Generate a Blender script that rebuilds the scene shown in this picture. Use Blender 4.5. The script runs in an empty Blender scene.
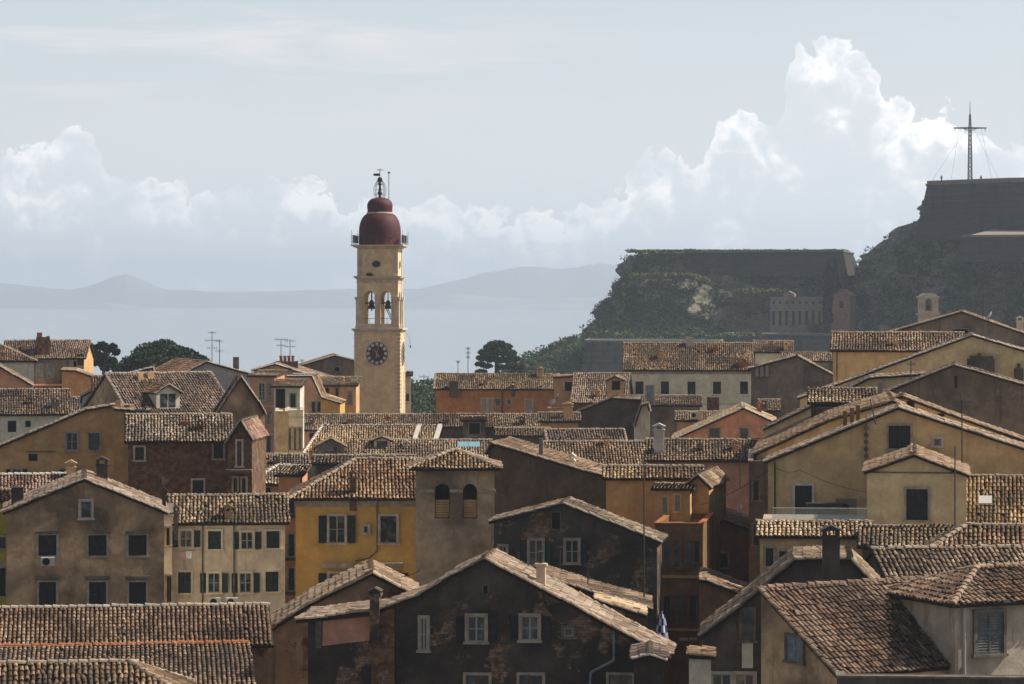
import bpy, math, random
import numpy as np
from mathutils import Vector, Matrix, noise
R = math.radians
scene = bpy.context.scene
C = scene.collection
random.seed(7)
rng = np.random.default_rng(7)

# ------------------------------------------------------------------ camera, sky, sun, exposure
F = 3000.0; HOR = 300.0; H = 30.0
cd = bpy.data.cameras.new("camera"); cam = bpy.data.objects.new("camera", cd); C.objects.link(cam)
cd.sensor_width = 36.0; cd.lens = F/1024*36.0
cam.location = (0, 0, H); cam.rotation_euler = (R(90), 0, 0)
cd.shift_y = -(342.0-HOR)/1024.0
cd.clip_start = 1.0; cd.clip_end = 60000
scene.camera = cam
scene.view_settings.view_transform = 'Standard'; scene.view_settings.look = 'None'
scene.view_settings.gamma = 1; scene.view_settings.exposure = EXPOSURE = 0.18
SUN_EL, SUN_AZ = 44.0, 80.0          # azimuth measured from +Y (view direction) towards +X (right)
sd = bpy.data.lights.new("sun", 'SUN'); sd.energy = 5.0; sd.angle = R(0.5); sd.color = (1, .90, .75)
sun = bpy.data.objects.new("sun", sd); C.objects.link(sun)
sdir = Vector((math.cos(R(SUN_EL))*math.sin(R(SUN_AZ)), math.cos(R(SUN_EL))*math.cos(R(SUN_AZ)), math.sin(R(SUN_EL))))
sun.rotation_euler = sdir.to_track_quat('Z', 'Y').to_euler()
scene.cycles.max_bounces = 6; scene.cycles.volume_bounces = 1
scene.cycles.use_denoising = True
scene.cycles.transparent_max_bounces = 8

class NT:
    """tiny helper for writing node trees"""
    def __init__(s, tree): s.t = tree; s.t.nodes.clear()
    def n(s, typ, inputs=None, **kw):
        nd = s.t.nodes.new(typ)
        for k, v in kw.items(): setattr(nd, k, v)
        for k, v in (inputs or {}).items():
            sock = nd.inputs[k]
            if isinstance(v, bpy.types.NodeSocket): s.t.links.new(v, sock)
            else: sock.default_value = v
        return nd
    def m(s, op, a, b=0.0, c=0.0, clamp=False):
        nd = s.n('ShaderNodeMath', {0: a, 1: b, 2: c}, operation=op, use_clamp=clamp); return nd.outputs[0]
    def mix(s, f, a, b, blend='MIX'):
        nd = s.n('ShaderNodeMix', {0: f, 6: a, 7: b}, data_type='RGBA', blend_type=blend); return nd.outputs[2]
    def ramp(s, f, stops, interp='LINEAR'):
        nd = s.n('ShaderNodeValToRGB', {0: f}); cr = nd.color_ramp; cr.interpolation = interp
        while len(cr.elements) < len(stops): cr.elements.new(0.5)
        for e, (p, c) in zip(cr.elements, stops):
            e.position = p; e.color = c if len(c) == 4 else (*c, 1)
        return nd.outputs[0]
    def step(s, x, lo, hi):
        nd = s.n('ShaderNodeMapRange', {0: x, 1: lo, 2: hi, 3: 0.0, 4: 1.0}, interpolation_type='SMOOTHSTEP'); return nd.outputs[0]
    def noise(s, vec, scale, detail=3, rough=.55, dist=0.0):
        nd = s.n('ShaderNodeTexNoise', {'Vector': vec, 'Scale': scale, 'Detail': detail, 'Roughness': rough, 'Distortion': dist}); return nd.outputs[0]

w = bpy.data.worlds.new("World"); scene.world = w; w.use_nodes = True
def build_world():
    g = NT(w.node_tree)
    sky = g.n('ShaderNodeTexSky', sky_type='NISHITA', sun_disc=False, sun_elevation=R(SUN_EL), sun_rotation=R(SUN_AZ), altitude=50.0, air_density=1.0, dust_density=1.6, ozone_density=1.5)
    tc = g.n('ShaderNodeTexCoord').outputs['Generated']
    sp = g.n('ShaderNodeSeparateXYZ', {0: tc}); X, Y, Z = sp.outputs
    az = g.m('ARCTAN2', X, Y); el = g.m('ARCSINE', Z)
    # cloud-top elevation as a function of azimuth (degrees): a bank of far cumulus standing on the horizon
    pts = [(-13, 2.6), (-9.75, 2.65), (-9.1, 2.9), (-8.4, 3.35), (-7.6, 2.5), (-6.4, 2.2), (-5.2, 2.2), (-4.3, 2.35), (-3.4, 2.0), (-2.4, 1.75), (-1.2, 1.95),
           (-.3, 1.75), (.9, 1.7), (1.5, 1.75), (2.06, 2.0), (2.83, 2.85), (3.4, 2.7), (3.9, 3.4), (4.55, 3.65), (4.95, 3.35), (5.2, 4.3), (6.07, 4.95), (6.84, 4.5), (7.2, 3.8), (8.2, 3.65), (9.3, 3.0), (10, 2.8), (13, 2.9)]
    pts = [(-15, 2.5)] + pts + [(15, 2.6)]
    fc = g.n('ShaderNodeFloatCurve', {1: g.m('MULTIPLY_ADD', az, 1/R(30), 0.5, clamp=True)})
    cv = fc.mapping.curves[0]; fc.mapping.use_clip = False
    P = [(p/30+.5, h/6.0) for p, h in pts]
    while len(cv.points) < len(P): cv.points.new(.5, .5)
    for q, (a, b) in zip(cv.points, P): q.location = (a, b)
    for q in cv.points: q.handle_type = 'VECTOR' if False else 'AUTO'
    fc.mapping.update()
    top = g.m('MULTIPLY', fc.outputs[0], R(6.0))
    v = g.n('ShaderNodeCombineXYZ', {0: g.m('MULTIPLY', az, 60), 1: g.m('MULTIPLY', el, 60), 2: 0.3}).outputs[0]
    wn = g.n('ShaderNodeTexNoise', {'Vector': v, 'Scale': .9, 'Detail': 3})
    vw = g.n('ShaderNodeVectorMath', {0: v, 1: g.n('ShaderNodeVectorMath', {0: wn.outputs['Color'], 'Scale': 0.9}, operation='SCALE').outputs[0]}, operation='ADD').outputs[0]
    def puffs(vec, sc, det):
        return g.n('ShaderNodeTexVoronoi', {'Vector': vec, 'Scale': sc, 'Detail': det, 'Roughness': .5, 'Lacunarity': 2.3}, feature='F1', voronoi_dimensions='2D', normalize=False).outputs['Distance']
    pf = puffs(vw, 1.5, 3.0)
    off = g.n('ShaderNodeVectorMath', {0: vw, 1: (-.14, -.22, 0)}, operation='ADD').outputs[0]
    pf2 = puffs(off, 1.5, 3.0)
    big = g.noise(v, .5, 2)
    # signed height below the ragged cloud edge
    edge = g.m('ADD', g.m('ADD', g.m('SUBTRACT', top, el), R(.12)), g.m('MULTIPLY', g.m('SUBTRACT', .55, pf), R(.62)))
    edge = g.m('ADD', edge, g.m('MULTIPLY', g.m('SUBTRACT', big, .5), R(.5)))
    mask = g.step(edge, R(0.0), R(.12))
    rim = g.m('SUBTRACT', 1.0, g.step(edge, R(.0), R(1.1)))
    rim = g.m('MULTIPLY', rim, g.step(big, .3, .6))
    bill = g.m('SUBTRACT', pf, pf2)                                   # faces of each billow turned to the sun
    region = g.step(g.noise(v, .75, 3), .46, .62)
    lit = g.m('ADD', g.m('MULTIPLY', bill, g.m('MULTIPLY_ADD', g.m('ADD', rim, region), .8, .15)), g.m('ADD', g.m('MULTIPLY', rim, .75), g.m('MULTIPLY', region, .5)), clamp=True)
    CL = g.mix(lit, (8.0, 8.3, 8.7, 1), (12.2, 11.8, 11.5, 1))
    # thicker and softer low down, thinner in the gaps
    fade = g.m('MULTIPLY_ADD', g.step(az, R(-1), R(4)), .1, .9)
    dens = g.m('MULTIPLY', g.m('MULTIPLY', mask, fade), g.m('MULTIPLY_ADD', g.m('ADD', lit, rim, clamp=True), .5, .45))
    # high thin streaks
    vs = g.n('ShaderNodeCombineXYZ', {0: g.m('MULTIPLY', az, 9), 1: g.m('MULTIPLY', el, 75), 2: 4.0}).outputs[0]
    st = g.noise(vs, 1.0, 6, .62, .5)
    band = g.m('MULTIPLY', g.step(st, .45, .72), g.step(el, R(2.8), R(4.6)))
    left = g.m('MULTIPLY_ADD', g.step(az, R(4), R(-5)), .75, .10)
    cir = g.m('MULTIPLY', band, left)
    low = g.m('MULTIPLY', g.step(el, R(18), R(7)), g.m('MULTIPLY_ADD', g.step(g.m('ADD', g.m('MULTIPLY', Y, .75), g.m('MULTIPLY', X, .5)), -.25, .7), .92, .08))
    dimk = g.m('MULTIPLY_ADD', g.step(g.m('ADD', g.m('MULTIPLY', Y, .8), g.m('MULTIPLY', X, .45)), -.5, .6), .48, .52)
    base = g.mix(g.m('MULTIPLY', low, .68), sky.outputs[0], (7.0, 7.5, 7.9, 1))
    back = g.m('MULTIPLY', g.step(Y, .2, -.5), .5)
    base = g.mix(back, base, (4.1, 3.95, 3.75, 1))
    hz = g.m('MULTIPLY', g.m('MULTIPLY', g.step(el, R(6.5), R(-.5)), .8), low)
    base = g.mix(hz, base, (9.0, 8.95, 9.0, 1))
    col = g.mix(cir, base, (8.2, 7.9, 7.9, 1))
    col = g.mix(dens, col, CL)
    col = g.n('ShaderNodeVectorMath', {0: col, 'Scale': dimk}, operation='SCALE').outputs[0]
    bg = g.n('ShaderNodeBackground', {0: col, 1: .10})
    o = g.n('ShaderNodeOutputWorld', {0: bg.outputs[0]})
build_world()
w.cycles.sampling_method = 'MANUAL'; w.cycles.sample_map_resolution = 256

# ------------------------------------------------------------------ helpers
def ray(u, v): return Vector(((u-512)/F, 1.0, -(v-HOR)/F))
def P(u, v, D): return Vector((0, 0, H)) + ray(u, v)*D
def tag(o, label=None, cat=None, group=None, kind=None):
    if label: o['label'] = label
    if cat: o['category'] = cat
    if group: o['group'] = group
    if kind: o['kind'] = kind
    return o
def empty(name, loc, rz=0.0, label=None, cat=None, group=None):
    o = bpy.data.objects.new(name, None); C.objects.link(o); o.empty_display_size = .5
    o.location = loc; o.rotation_euler = (0, 0, rz)
    return tag(o, label, cat, group)

class MB:
    """collects polygons, then links them as ONE mesh object"""
    def __init__(s): s.v = []; s.f = []; s.mi = []; s.t = []
    def poly(s, pts, mi=0, t=.5):
        b = len(s.v); s.v += [tuple(p) for p in pts]; s.f.append(tuple(range(b, b+len(pts)))); s.mi.append(mi); s.t.append(t)
    def mesh(s, vs, fs, mi=0, t=.5):
        b = len(s.v); s.v += [tuple(p) for p in vs]
        for f in fs: s.f.append(tuple(b+i for i in f)); s.mi.append(mi); s.t.append(t)
    def box(s, x0, x1, y0, y1, z0, z1, mi=0, t=.5):
        vs = [(x0,y0,z0),(x1,y0,z0),(x1,y1,z0),(x0,y1,z0),(x0,y0,z1),(x1,y0,z1),(x1,y1,z1),(x0,y1,z1)]
        s.mesh(vs, [(0,3,2,1),(4,5,6,7),(0,1,5,4),(1,2,6,5),(2,3,7,6),(3,0,4,7)], mi, t)
    def prism(s, prof, y0, y1, mi=0, t=.5):
        """prof: polygon (x,z), extruded along y"""
        n = len(prof)
        vs = [(x, y0, z) for x, z in prof] + [(x, y1, z) for x, z in prof]
        fs = [tuple(range(n)), tuple(range(2*n-1, n-1, -1))] + [(i, i+n, (i+1) % n+n, (i+1) % n) for i in range(n)]
        s.mesh(vs, fs, mi, t)
    def slab(s, pts, th, mi=0, t=.5):
        """pts: planar 3D polygon, thickened downwards along its normal"""
        pts = [Vector(p) for p in pts]; n = normal(pts)
        if n.z < 0: pts = pts[::-1]; n = -n
        lo = [p-n*th for p in pts]; k = len(pts)
        s.mesh(pts+lo, [tuple(range(k)), tuple(range(2*k-1, k-1, -1))] + [(i, i+k, (i+1) % k+k, (i+1) % k) for i in range(k)], mi, t)
    def tube(s, p0, p1, r0, r1=None, n=6, mi=0, t=.5, caps=True):
        p0, p1 = Vector(p0), Vector(p1); r1 = r0 if r1 is None else r1
        d = p1-p0
        if d.length < 1e-6: return
        d.normalize(); a = d.orthogonal().normalized(); b = d.cross(a)
        vs = []
        for p, r in ((p0, r0), (p1, r1)):
            vs += [p+(a*math.cos(2*math.pi*i/n)+b*math.sin(2*math.pi*i/n))*r for i in range(n)]
        fs = [(i, (i+1) % n, (i+1) % n+n, i+n) for i in range(n)]
        if caps: fs += [tuple(range(n-1, -1, -1)), tuple(range(n, 2*n))]
        s.mesh(vs, fs, mi, t)
    def lathe(s, prof, n=16, c=(0, 0, 0), mi=0, t=.5, power=None):
        vs = []
        for r, z in prof:
            for i in range(n):
                a = 2*math.pi*i/n; ca, sa = math.cos(a), math.sin(a)
                vs.append((c[0]+r*ca, c[1]+r*sa, c[2]+z))
        fs = []
        for k in range(len(prof)-1):
            for i in range(n):
                j = (i+1) % n; fs.append((k*n+i, k*n+j, (k+1)*n+j, (k+1)*n+i))
        fs.append(tuple(range(n-1, -1, -1))); fs.append(tuple(range((len(prof)-1)*n, len(prof)*n)))
        s.mesh(vs, fs, mi, t)
    def build(s, name, mats, parent=None, label=None, cat=None, group=None, kind=None, smooth=False):
        if not isinstance(mats, (list, tuple)): mats = [mats]
        me = bpy.data.meshes.new(name)
        me.from_pydata(s.v, [], s.f)
        for m in mats: me.materials.append(m)
        me.polygons.foreach_set('material_index', s.mi)
        a = me.attributes.new('tint', 'FLOAT', 'FACE'); a.data.foreach_set('value', s.t)
        if smooth: me.polygons.foreach_set('use_smooth', [True]*len(s.f))
        me.update()
        o = bpy.data.objects.new(name, me); C.objects.link(o)
        if parent: o.parent = parent
        return tag(o, label, cat, group, kind)
def normal(pts):
    n = Vector((0, 0, 0))
    for i in range(len(pts)):
        a, b = Vector(pts[i]), Vector(pts[(i+1) % len(pts)]); n += a.cross(b)
    return n.normalized()

# ------------------------------------------------------------------ materials
MATS = {}
def mat(name, col, rough=.8, metal=0.0, var=0.0, emit=None):
    if name in MATS: return MATS[name]
    m = bpy.data.materials.new(name); m.use_nodes = True; g = NT(m.node_tree)
    c = (*col, 1)
    if var:
        tc = g.n('ShaderNodeTexCoord').outputs['Object']
        n = g.noise(tc, 2.2, 5, .65)
        c = g.mix(g.step(n, .35, .7), tuple(x*(1-var) for x in col)+(1,), tuple(min(1, x*(1+var*.6)) for x in col)+(1,))
    b = g.n('ShaderNodeBsdfPrincipled', {'Base Color': c, 'Roughness': rough, 'Metallic': metal})
    g.n('ShaderNodeOutputMaterial', {0: b.outputs[0]})
    MATS[name] = m; return m
def glass(name='window_glass', tone=(.03, .035, .04)):
    if name in MATS: return MATS[name]
    m = bpy.data.materials.new(name); m.use_nodes = True; g = NT(m.node_tree)
    tc = g.n('ShaderNodeTexCoord').outputs['Object']; n = g.noise(tc, 1.7, 2)
    c = g.mix(g.step(n, .5, .62), (*tone, 1), tuple(min(1, x*3+.02) for x in tone)+(1,))
    b = g.n('ShaderNodeBsdfPrincipled', {'Base Color': c, 'Roughness': .12, 'Specular IOR Level': .6})
    g.n('ShaderNodeOutputMaterial', {0: b.outputs[0]}); MATS[name] = m; return m
def wallmat(name, col, stain=.4, brick=0.0, seed=0.0, streak=.5, dark=(.055, .045, .038), light=None, bricks=((.20, .085, .045), (.30, .16, .09))):
    """old lime plaster: blotches, rain streaks, optional lost plaster with bricks showing"""
    if name in MATS: return MATS[name]
    m = bpy.data.materials.new(name); m.use_nodes = True; g = NT(m.node_tree)
    tc0 = g.n('ShaderNodeTexCoord').outputs['Object']
    tc = g.n('ShaderNodeVectorMath', {0: tc0, 1: (seed*7.3, seed*3.1, seed*5.7)}, operation='ADD').outputs[0]
    n1 = g.noise(tc, .22, 6, .62, .3); n2 = g.noise(tc, 1.1, 6, .7)
    vs = g.n('ShaderNodeVectorMath', {0: tc, 1: (1.6, 1.6, .16)}, operation='MULTIPLY').outputs[0]
    n3 = g.noise(vs, 1.3, 6, .68)
    n4 = g.noise(tc, 7, 4, .7)
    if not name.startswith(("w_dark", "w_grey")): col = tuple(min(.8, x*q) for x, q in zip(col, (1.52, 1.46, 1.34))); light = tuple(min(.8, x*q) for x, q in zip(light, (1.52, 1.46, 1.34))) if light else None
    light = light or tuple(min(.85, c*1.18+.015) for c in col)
    n6 = g.noise(tc, .5, 7, .7, .8)
    c = g.mix(g.step(n2, .3, .72), (*[x*.80 for x in col], 1), (*light, 1))
    c = g.mix(g.m('MULTIPLY', g.step(n6, .47, .60), .12+.45*stain), c, (*[x*.52+d*.2 for x, d in zip(col, dark)], 1))
    s1 = g.m('MULTIPLY', g.step(n1, .60-.22*stain, .80-.18*stain), min(1, stain*1.5))
    s2 = g.m('MULTIPLY', g.step(n3, .52, .70), streak)
    sm = g.m('MULTIPLY', g.m('MAXIMUM', s1, s2), g.m('MULTIPLY_ADD', n2, .9, .35), clamp=True)
    c = g.mix(sm, c, (*dark, 1))
    c = g.mix(g.m('MULTIPLY', g.step(n4, .5, .8), .35), c, (*[x*.62 for x in col], 1))
    bump = g.m('MULTIPLY_ADD', n2, .6, g.m('MULTIPLY', n4, .4))
    if brick > 0:
        sx = g.n('ShaderNodeSeparateXYZ', {0: tc0})
        bv = g.n('ShaderNodeCombineXYZ', {0: g.m('ADD', sx.outputs[0], sx.outputs[1]), 1: sx.outputs[2], 2: 0.0}).outputs[0]
        bt = g.n('ShaderNodeTexBrick', {'Vector': bv, 'Color1': (*bricks[0], 1), 'Color2': (*bricks[1], 1), 'Mortar': (.20, .15, .11, 1), 'Scale': 1.0, 'Mortar Size': .018, 'Mortar Smooth': .4, 'Bias': 0.0, 'Brick Width': .34, 'Row Height': .12})
        bn = g.noise(tc, .45, 8, .72, .2)
        bm = g.step(bn, .64-.3*brick, .70-.3*brick)
        bc = g.mix(g.step(g.noise(tc, 2.6, 5, .7), .35, .68), bt.outputs[0], (*[x*.45 for x in bricks[0]], 1))
        c = g.mix(bm, c, bc)
        bump = g.m('ADD', bump, g.m('MULTIPLY', bm, -.9))
    bp = g.n('ShaderNodeBump', {'Strength': .55, 'Distance': .05, 'Height': bump})
    b = g.n('ShaderNodeBsdfPrincipled', {'Base Color': c, 'Roughness': .92, 'Normal': bp.outputs[0], 'Specular IOR Level': .2})
    g.n('ShaderNodeOutputMaterial', {0: b.outputs[0]}); MATS[name] = m; return m
def tilemat(name, stops, lichen=.5, seed=0):
    m = bpy.data.materials.new(name); m.use_nodes = True; g = NT(m.node_tree)
    t = g.n('ShaderNodeAttribute', attribute_name='tint').outputs['Fac']
    tc = g.n('ShaderNodeTexCoord').outputs['Object']
    tc = g.n('ShaderNodeVectorMath', {0: tc, 1: (seed*5.1, seed*2.3, 0)}, operation='ADD').outputs[0]
    n1 = g.noise(tc, .35, 5, .62); n2 = g.noise(tc, 4.5, 4, .7)
    c = g.ramp(t, stops)
    c = g.mix(g.m('MULTIPLY', g.step(n1, .46, .66), min(1, lichen*1.3)), c, (.075, .058, .042, 1))
    c = g.mix(g.m('MULTIPLY', g.step(n2, .52, .74), .55), c, (.10, .078, .055, 1))
    c = g.mix(g.m('MULTIPLY', g.step(n2, .46, .30), .25), c, (.46, .36, .27, 1))
    n5 = g.noise(g.n('ShaderNodeVectorMath', {0: tc, 1: (1, .35, .35)}, operation='MULTIPLY').outputs[0], .9, 5, .7)
    c = g.mix(g.m('MULTIPLY', g.step(n5, .52, .70), .5), c, (.06, .045, .034, 1))
    rd = g.n('ShaderNodeObjectInfo').outputs['Random']; r2 = g.m('FRACT', g.m('MULTIPLY', rd, 7.31))
    c = g.n('ShaderNodeHueSaturation', {'Hue': g.m('MULTIPLY_ADD', r2, .02, .49), 'Saturation': g.m('MULTIPLY_ADD', rd, .38, .72), 'Value': g.m('MULTIPLY_ADD', r2, .50, .74), 'Color': c}).outputs[0]
    b = g.n('ShaderNodeBsdfPrincipled', {'Base Color': c, 'Roughness': .9, 'Specular IOR Level': .25})
    g.n('ShaderNodeOutputMaterial', {0: b.outputs[0]}); MATS[name] = m; return m
tilemat('tile_tan', [(0, (0.127, 0.075, 0.045)), (.25, (0.246, 0.146, 0.082)), (.55, (0.365, 0.234, 0.137)), (.85, (0.456, 0.309, 0.188)), (1, (0.565, 0.417, 0.281))], .45, 1)
tilemat('tile_red', [(0, (0.155, 0.058, 0.034)), (.3, (0.310, 0.133, 0.071)), (.6, (0.401, 0.196, 0.111)), (1, (0.501, 0.317, 0.200))], .25, 2)
tilemat('tile_pale', [(0, (0.182, 0.117, 0.074)), (.3, (0.347, 0.234, 0.148)), (.6, (0.456, 0.325, 0.214)), (1, (0.602, 0.458, 0.318))], .25, 3)
tilemat('tile_old', [(0, (0.082, 0.054, 0.034)), (.3, (0.173, 0.108, 0.063)), (.6, (0.283, 0.187, 0.111)), (.9, (0.401, 0.275, 0.170)), (1, (0.511, 0.375, 0.244))], .6, 4)
mat('pan', (.032, .024, .018), .95, var=.4)  # pan tiles; the shade between cover tiles is put into this dark tone
mat('pan_pale', (.17, .125, .09), .95, var=.4)
mat('mortar', (.36, .29, .22), .9, var=.35)
mat('mortar_white', (.60, .56, .51), .85, var=.15)
mat('trim', (.42, .36, .29), .85, var=.3)
mat('trim_pale', (.56, .50, .43), .85, var=.25)
mat('trim_dark', (.19, .155, .12), .9, var=.4)
mat('shutter_green', (.012, .028, .024), .6, var=.3)
mat('shutter_black', (.010, .013, .014), .6, var=.3)
mat('shutter_grey', (.13, .135, .14), .75, var=.4)
mat('shutter_blue', (.23, .27, .31), .75, var=.3)
mat('frame_white', (.38, .36, .33), .6)
mat('frame_brown', (.12, .07, .04), .7)
mat('hole_shade', (.010, .009, .008), .95)  # near-black colour that stands for the shade inside openings
mat('metal', (.20, .20, .21), .45, .6)
mat('metal_dark', (.05, .05, .052), .5, .4)
mat('metal_pale', (.50, .50, .50), .5, .3)
mat('pot', (.42, .20, .11), .85, var=.3)
mat('ac_white', (.55, .54, .50), .6)
mat('white_plaster', (.70, .67, .63), .85, var=.2)
glass(); glass('curtained_glass', (.09, .08, .065))

# ------------------------------------------------------------------ clay tiles
def inside(px, py, poly):
    c = np.zeros(px.shape, bool); n = len(poly)
    for i in range(n):
        x0, y0 = poly[i]; x1, y1 = poly[(i+1) % n]
        if y0 == y1: continue
        cond = ((y0 > py) != (y1 > py)) & (px < (x1-x0)*(py-y0)/(y1-y0)+x0)
        c ^= cond
    return c
def tiles(mb, pts, pitch=.22, course=.37, mi=0, slab=True, th=.13, panmi=1, seg=4, wild=1.0):
    """barrel tiles over a planar polygon, laid up its slope; every tile its own few faces, jittered"""
    pts = [Vector(p) for p in pts]; n = normal(pts)
    if n.z < 0: pts = pts[::-1]; n = -n
    if slab: mb.slab(pts, th, panmi, .2)
    es = (Vector((0, 0, 1)) - n*n.z)
    if es.length < 1e-4: return
    es.normalize(); ex = es.cross(n).normalized(); o = pts[0]
    q = [((p-o).dot(ex), (p-o).dot(es)) for p in pts]
    xs = np.arange(min(a for a, b in q)+pitch*.5, max(a for a, b in q), pitch)
    ss = np.arange(min(b for a, b in q)-.04, max(b for a, b in q), course)
    if len(xs) == 0 or len(ss) == 0: return
    gx, gs = np.meshgrid(xs, ss)
    m = inside(gx, gs+course*.5, q)
    gx, gs = gx[m], gs[m]; N = len(gx)
    if not N: return
    # long slow waviness plus tile by tile disorder
    wob = .035*np.sin(gs*.8+gx*.37)+.02*np.sin(gx*1.1)
    gx = gx+rng.normal(0, .012*wild, N)+wob*.5; gs = gs+rng.normal(0, .028*wild, N)
    rot = rng.normal(0, .05*wild, N)
    ph = rng.random(4)*6.3
    lift = wild*(.035*np.sin(gx*.55+ph[0])*np.sin(gs*.8+ph[1])+.02*np.sin(gx*1.4+ph[2]+gs*.6))+.02+rng.normal(0, .009*wild, N)
    odd = rng.random(N) < .02; rot = np.where(odd, rot*3.5, rot); lift = np.where(odd, lift+.025, lift)
    big = pitch/.22
    r0 = .082*big*(1+rng.normal(0, .05, N)); r1 = .066*big*np.ones(N)
    tl = course*1.13
    ang = np.linspace(0, math.pi, seg+1)
    V = np.zeros((N, 2*(seg+1), 3))
    for e, (r, ds, up) in enumerate(((r0, 0.0, .045), (r1, tl, .012))):
        for k, a in enumerate(ang):
            lx = r*math.cos(a); ls = ds
            V[:, e*(seg+1)+k, 0] = gx+lx-rot*ls; V[:, e*(seg+1)+k, 1] = gs+ls+rot*lx
            V[:, e*(seg+1)+k, 2] = r*math.sin(a)*.95+up+lift-.01
    keep = rng.random(N) > .006
    ex_, es_, n_ = np.array(ex), np.array(es), np.array(n)
    W = np.array(o)+V[..., 0:1]*ex_+V[..., 1:2]*es_+V[..., 2:3]*n_
    b = len(mb.v); mb.v += [tuple(p) for p in W.reshape(-1, 3).tolist()]
    tint = np.clip(rng.beta(1.3, 1.5, N)+.10*np.sin(gx*.9+gs*.5), 0, 1)
    for _ in range(int(rng.integers(1, 5))):                       # mended patches of newer or older tiles
        cx_, cs_ = q[0][0]+(xs[-1]-xs[0])*rng.random(), ss[0]+(ss[-1]-ss[0])*rng.random(); sx_, sy_ = rng.uniform(.5, 2.2), rng.uniform(.4, 1.6)
        tint = np.where((abs(gx-cx_) < sx_) & (abs(gs-cs_) < sy_), np.clip(tint+rng.choice([-.4, -.3, .35]), 0, 1), tint)
    loc = []
    for k in range(seg): loc.append((k, k+1, seg+1+k+1, seg+1+k))
    st = 2*(seg+1)
    for i in range(N):
        if not keep[i]: continue
        bb = b+i*st; tt = float(tint[i])
        for f in loc:
            mb.f.append((bb+f[3], bb+f[2], bb+f[1], bb+f[0])); mb.t.append(tt); mb.mi.append(mi)
def caps(mb, p0, p1, r=.13, mi=0, step=.38, up=.05, t=None):
    """a line of half-round cap tiles bedded along a ridge, hip or verge"""
    p0, p1 = Vector(p0), Vector(p1); L = (p1-p0).length
    if L < .3: return
    d = (p1-p0)/L; side = d.cross(Vector((0, 0, 1))).normalized(); u = side.cross(d).normalized()
    if u.z < 0: u = -u
    k = max(1, int(L/step)); seg = 5
    for i in range(k):
        a = p0+d*(L*i/k); b = p0+d*(L*(i+1)/k+.05)
        j = Vector((random.gauss(0, .008), random.gauss(0, .008), random.gauss(0, .012)))
        vs = []
        for q, rr, uu in ((a, r*1.1, up+.02), (b, r*.92, up-.01)):
            for s_ in range(seg+1):
                an = math.pi*s_/seg
                vs.append(q+j+side*(rr*math.cos(an))+u*(rr*math.sin(an)*.8+uu-.03))
        fs = [(s_, s_+1, seg+2+s_, seg+1+s_) for s_ in range(seg)]
        fs.append(tuple(range(seg+1)))
        tt = (t if t is not None else .62)+random.gauss(0, .16)
        mb.mesh(vs, fs, mi, min(1, max(0, tt)))

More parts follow.
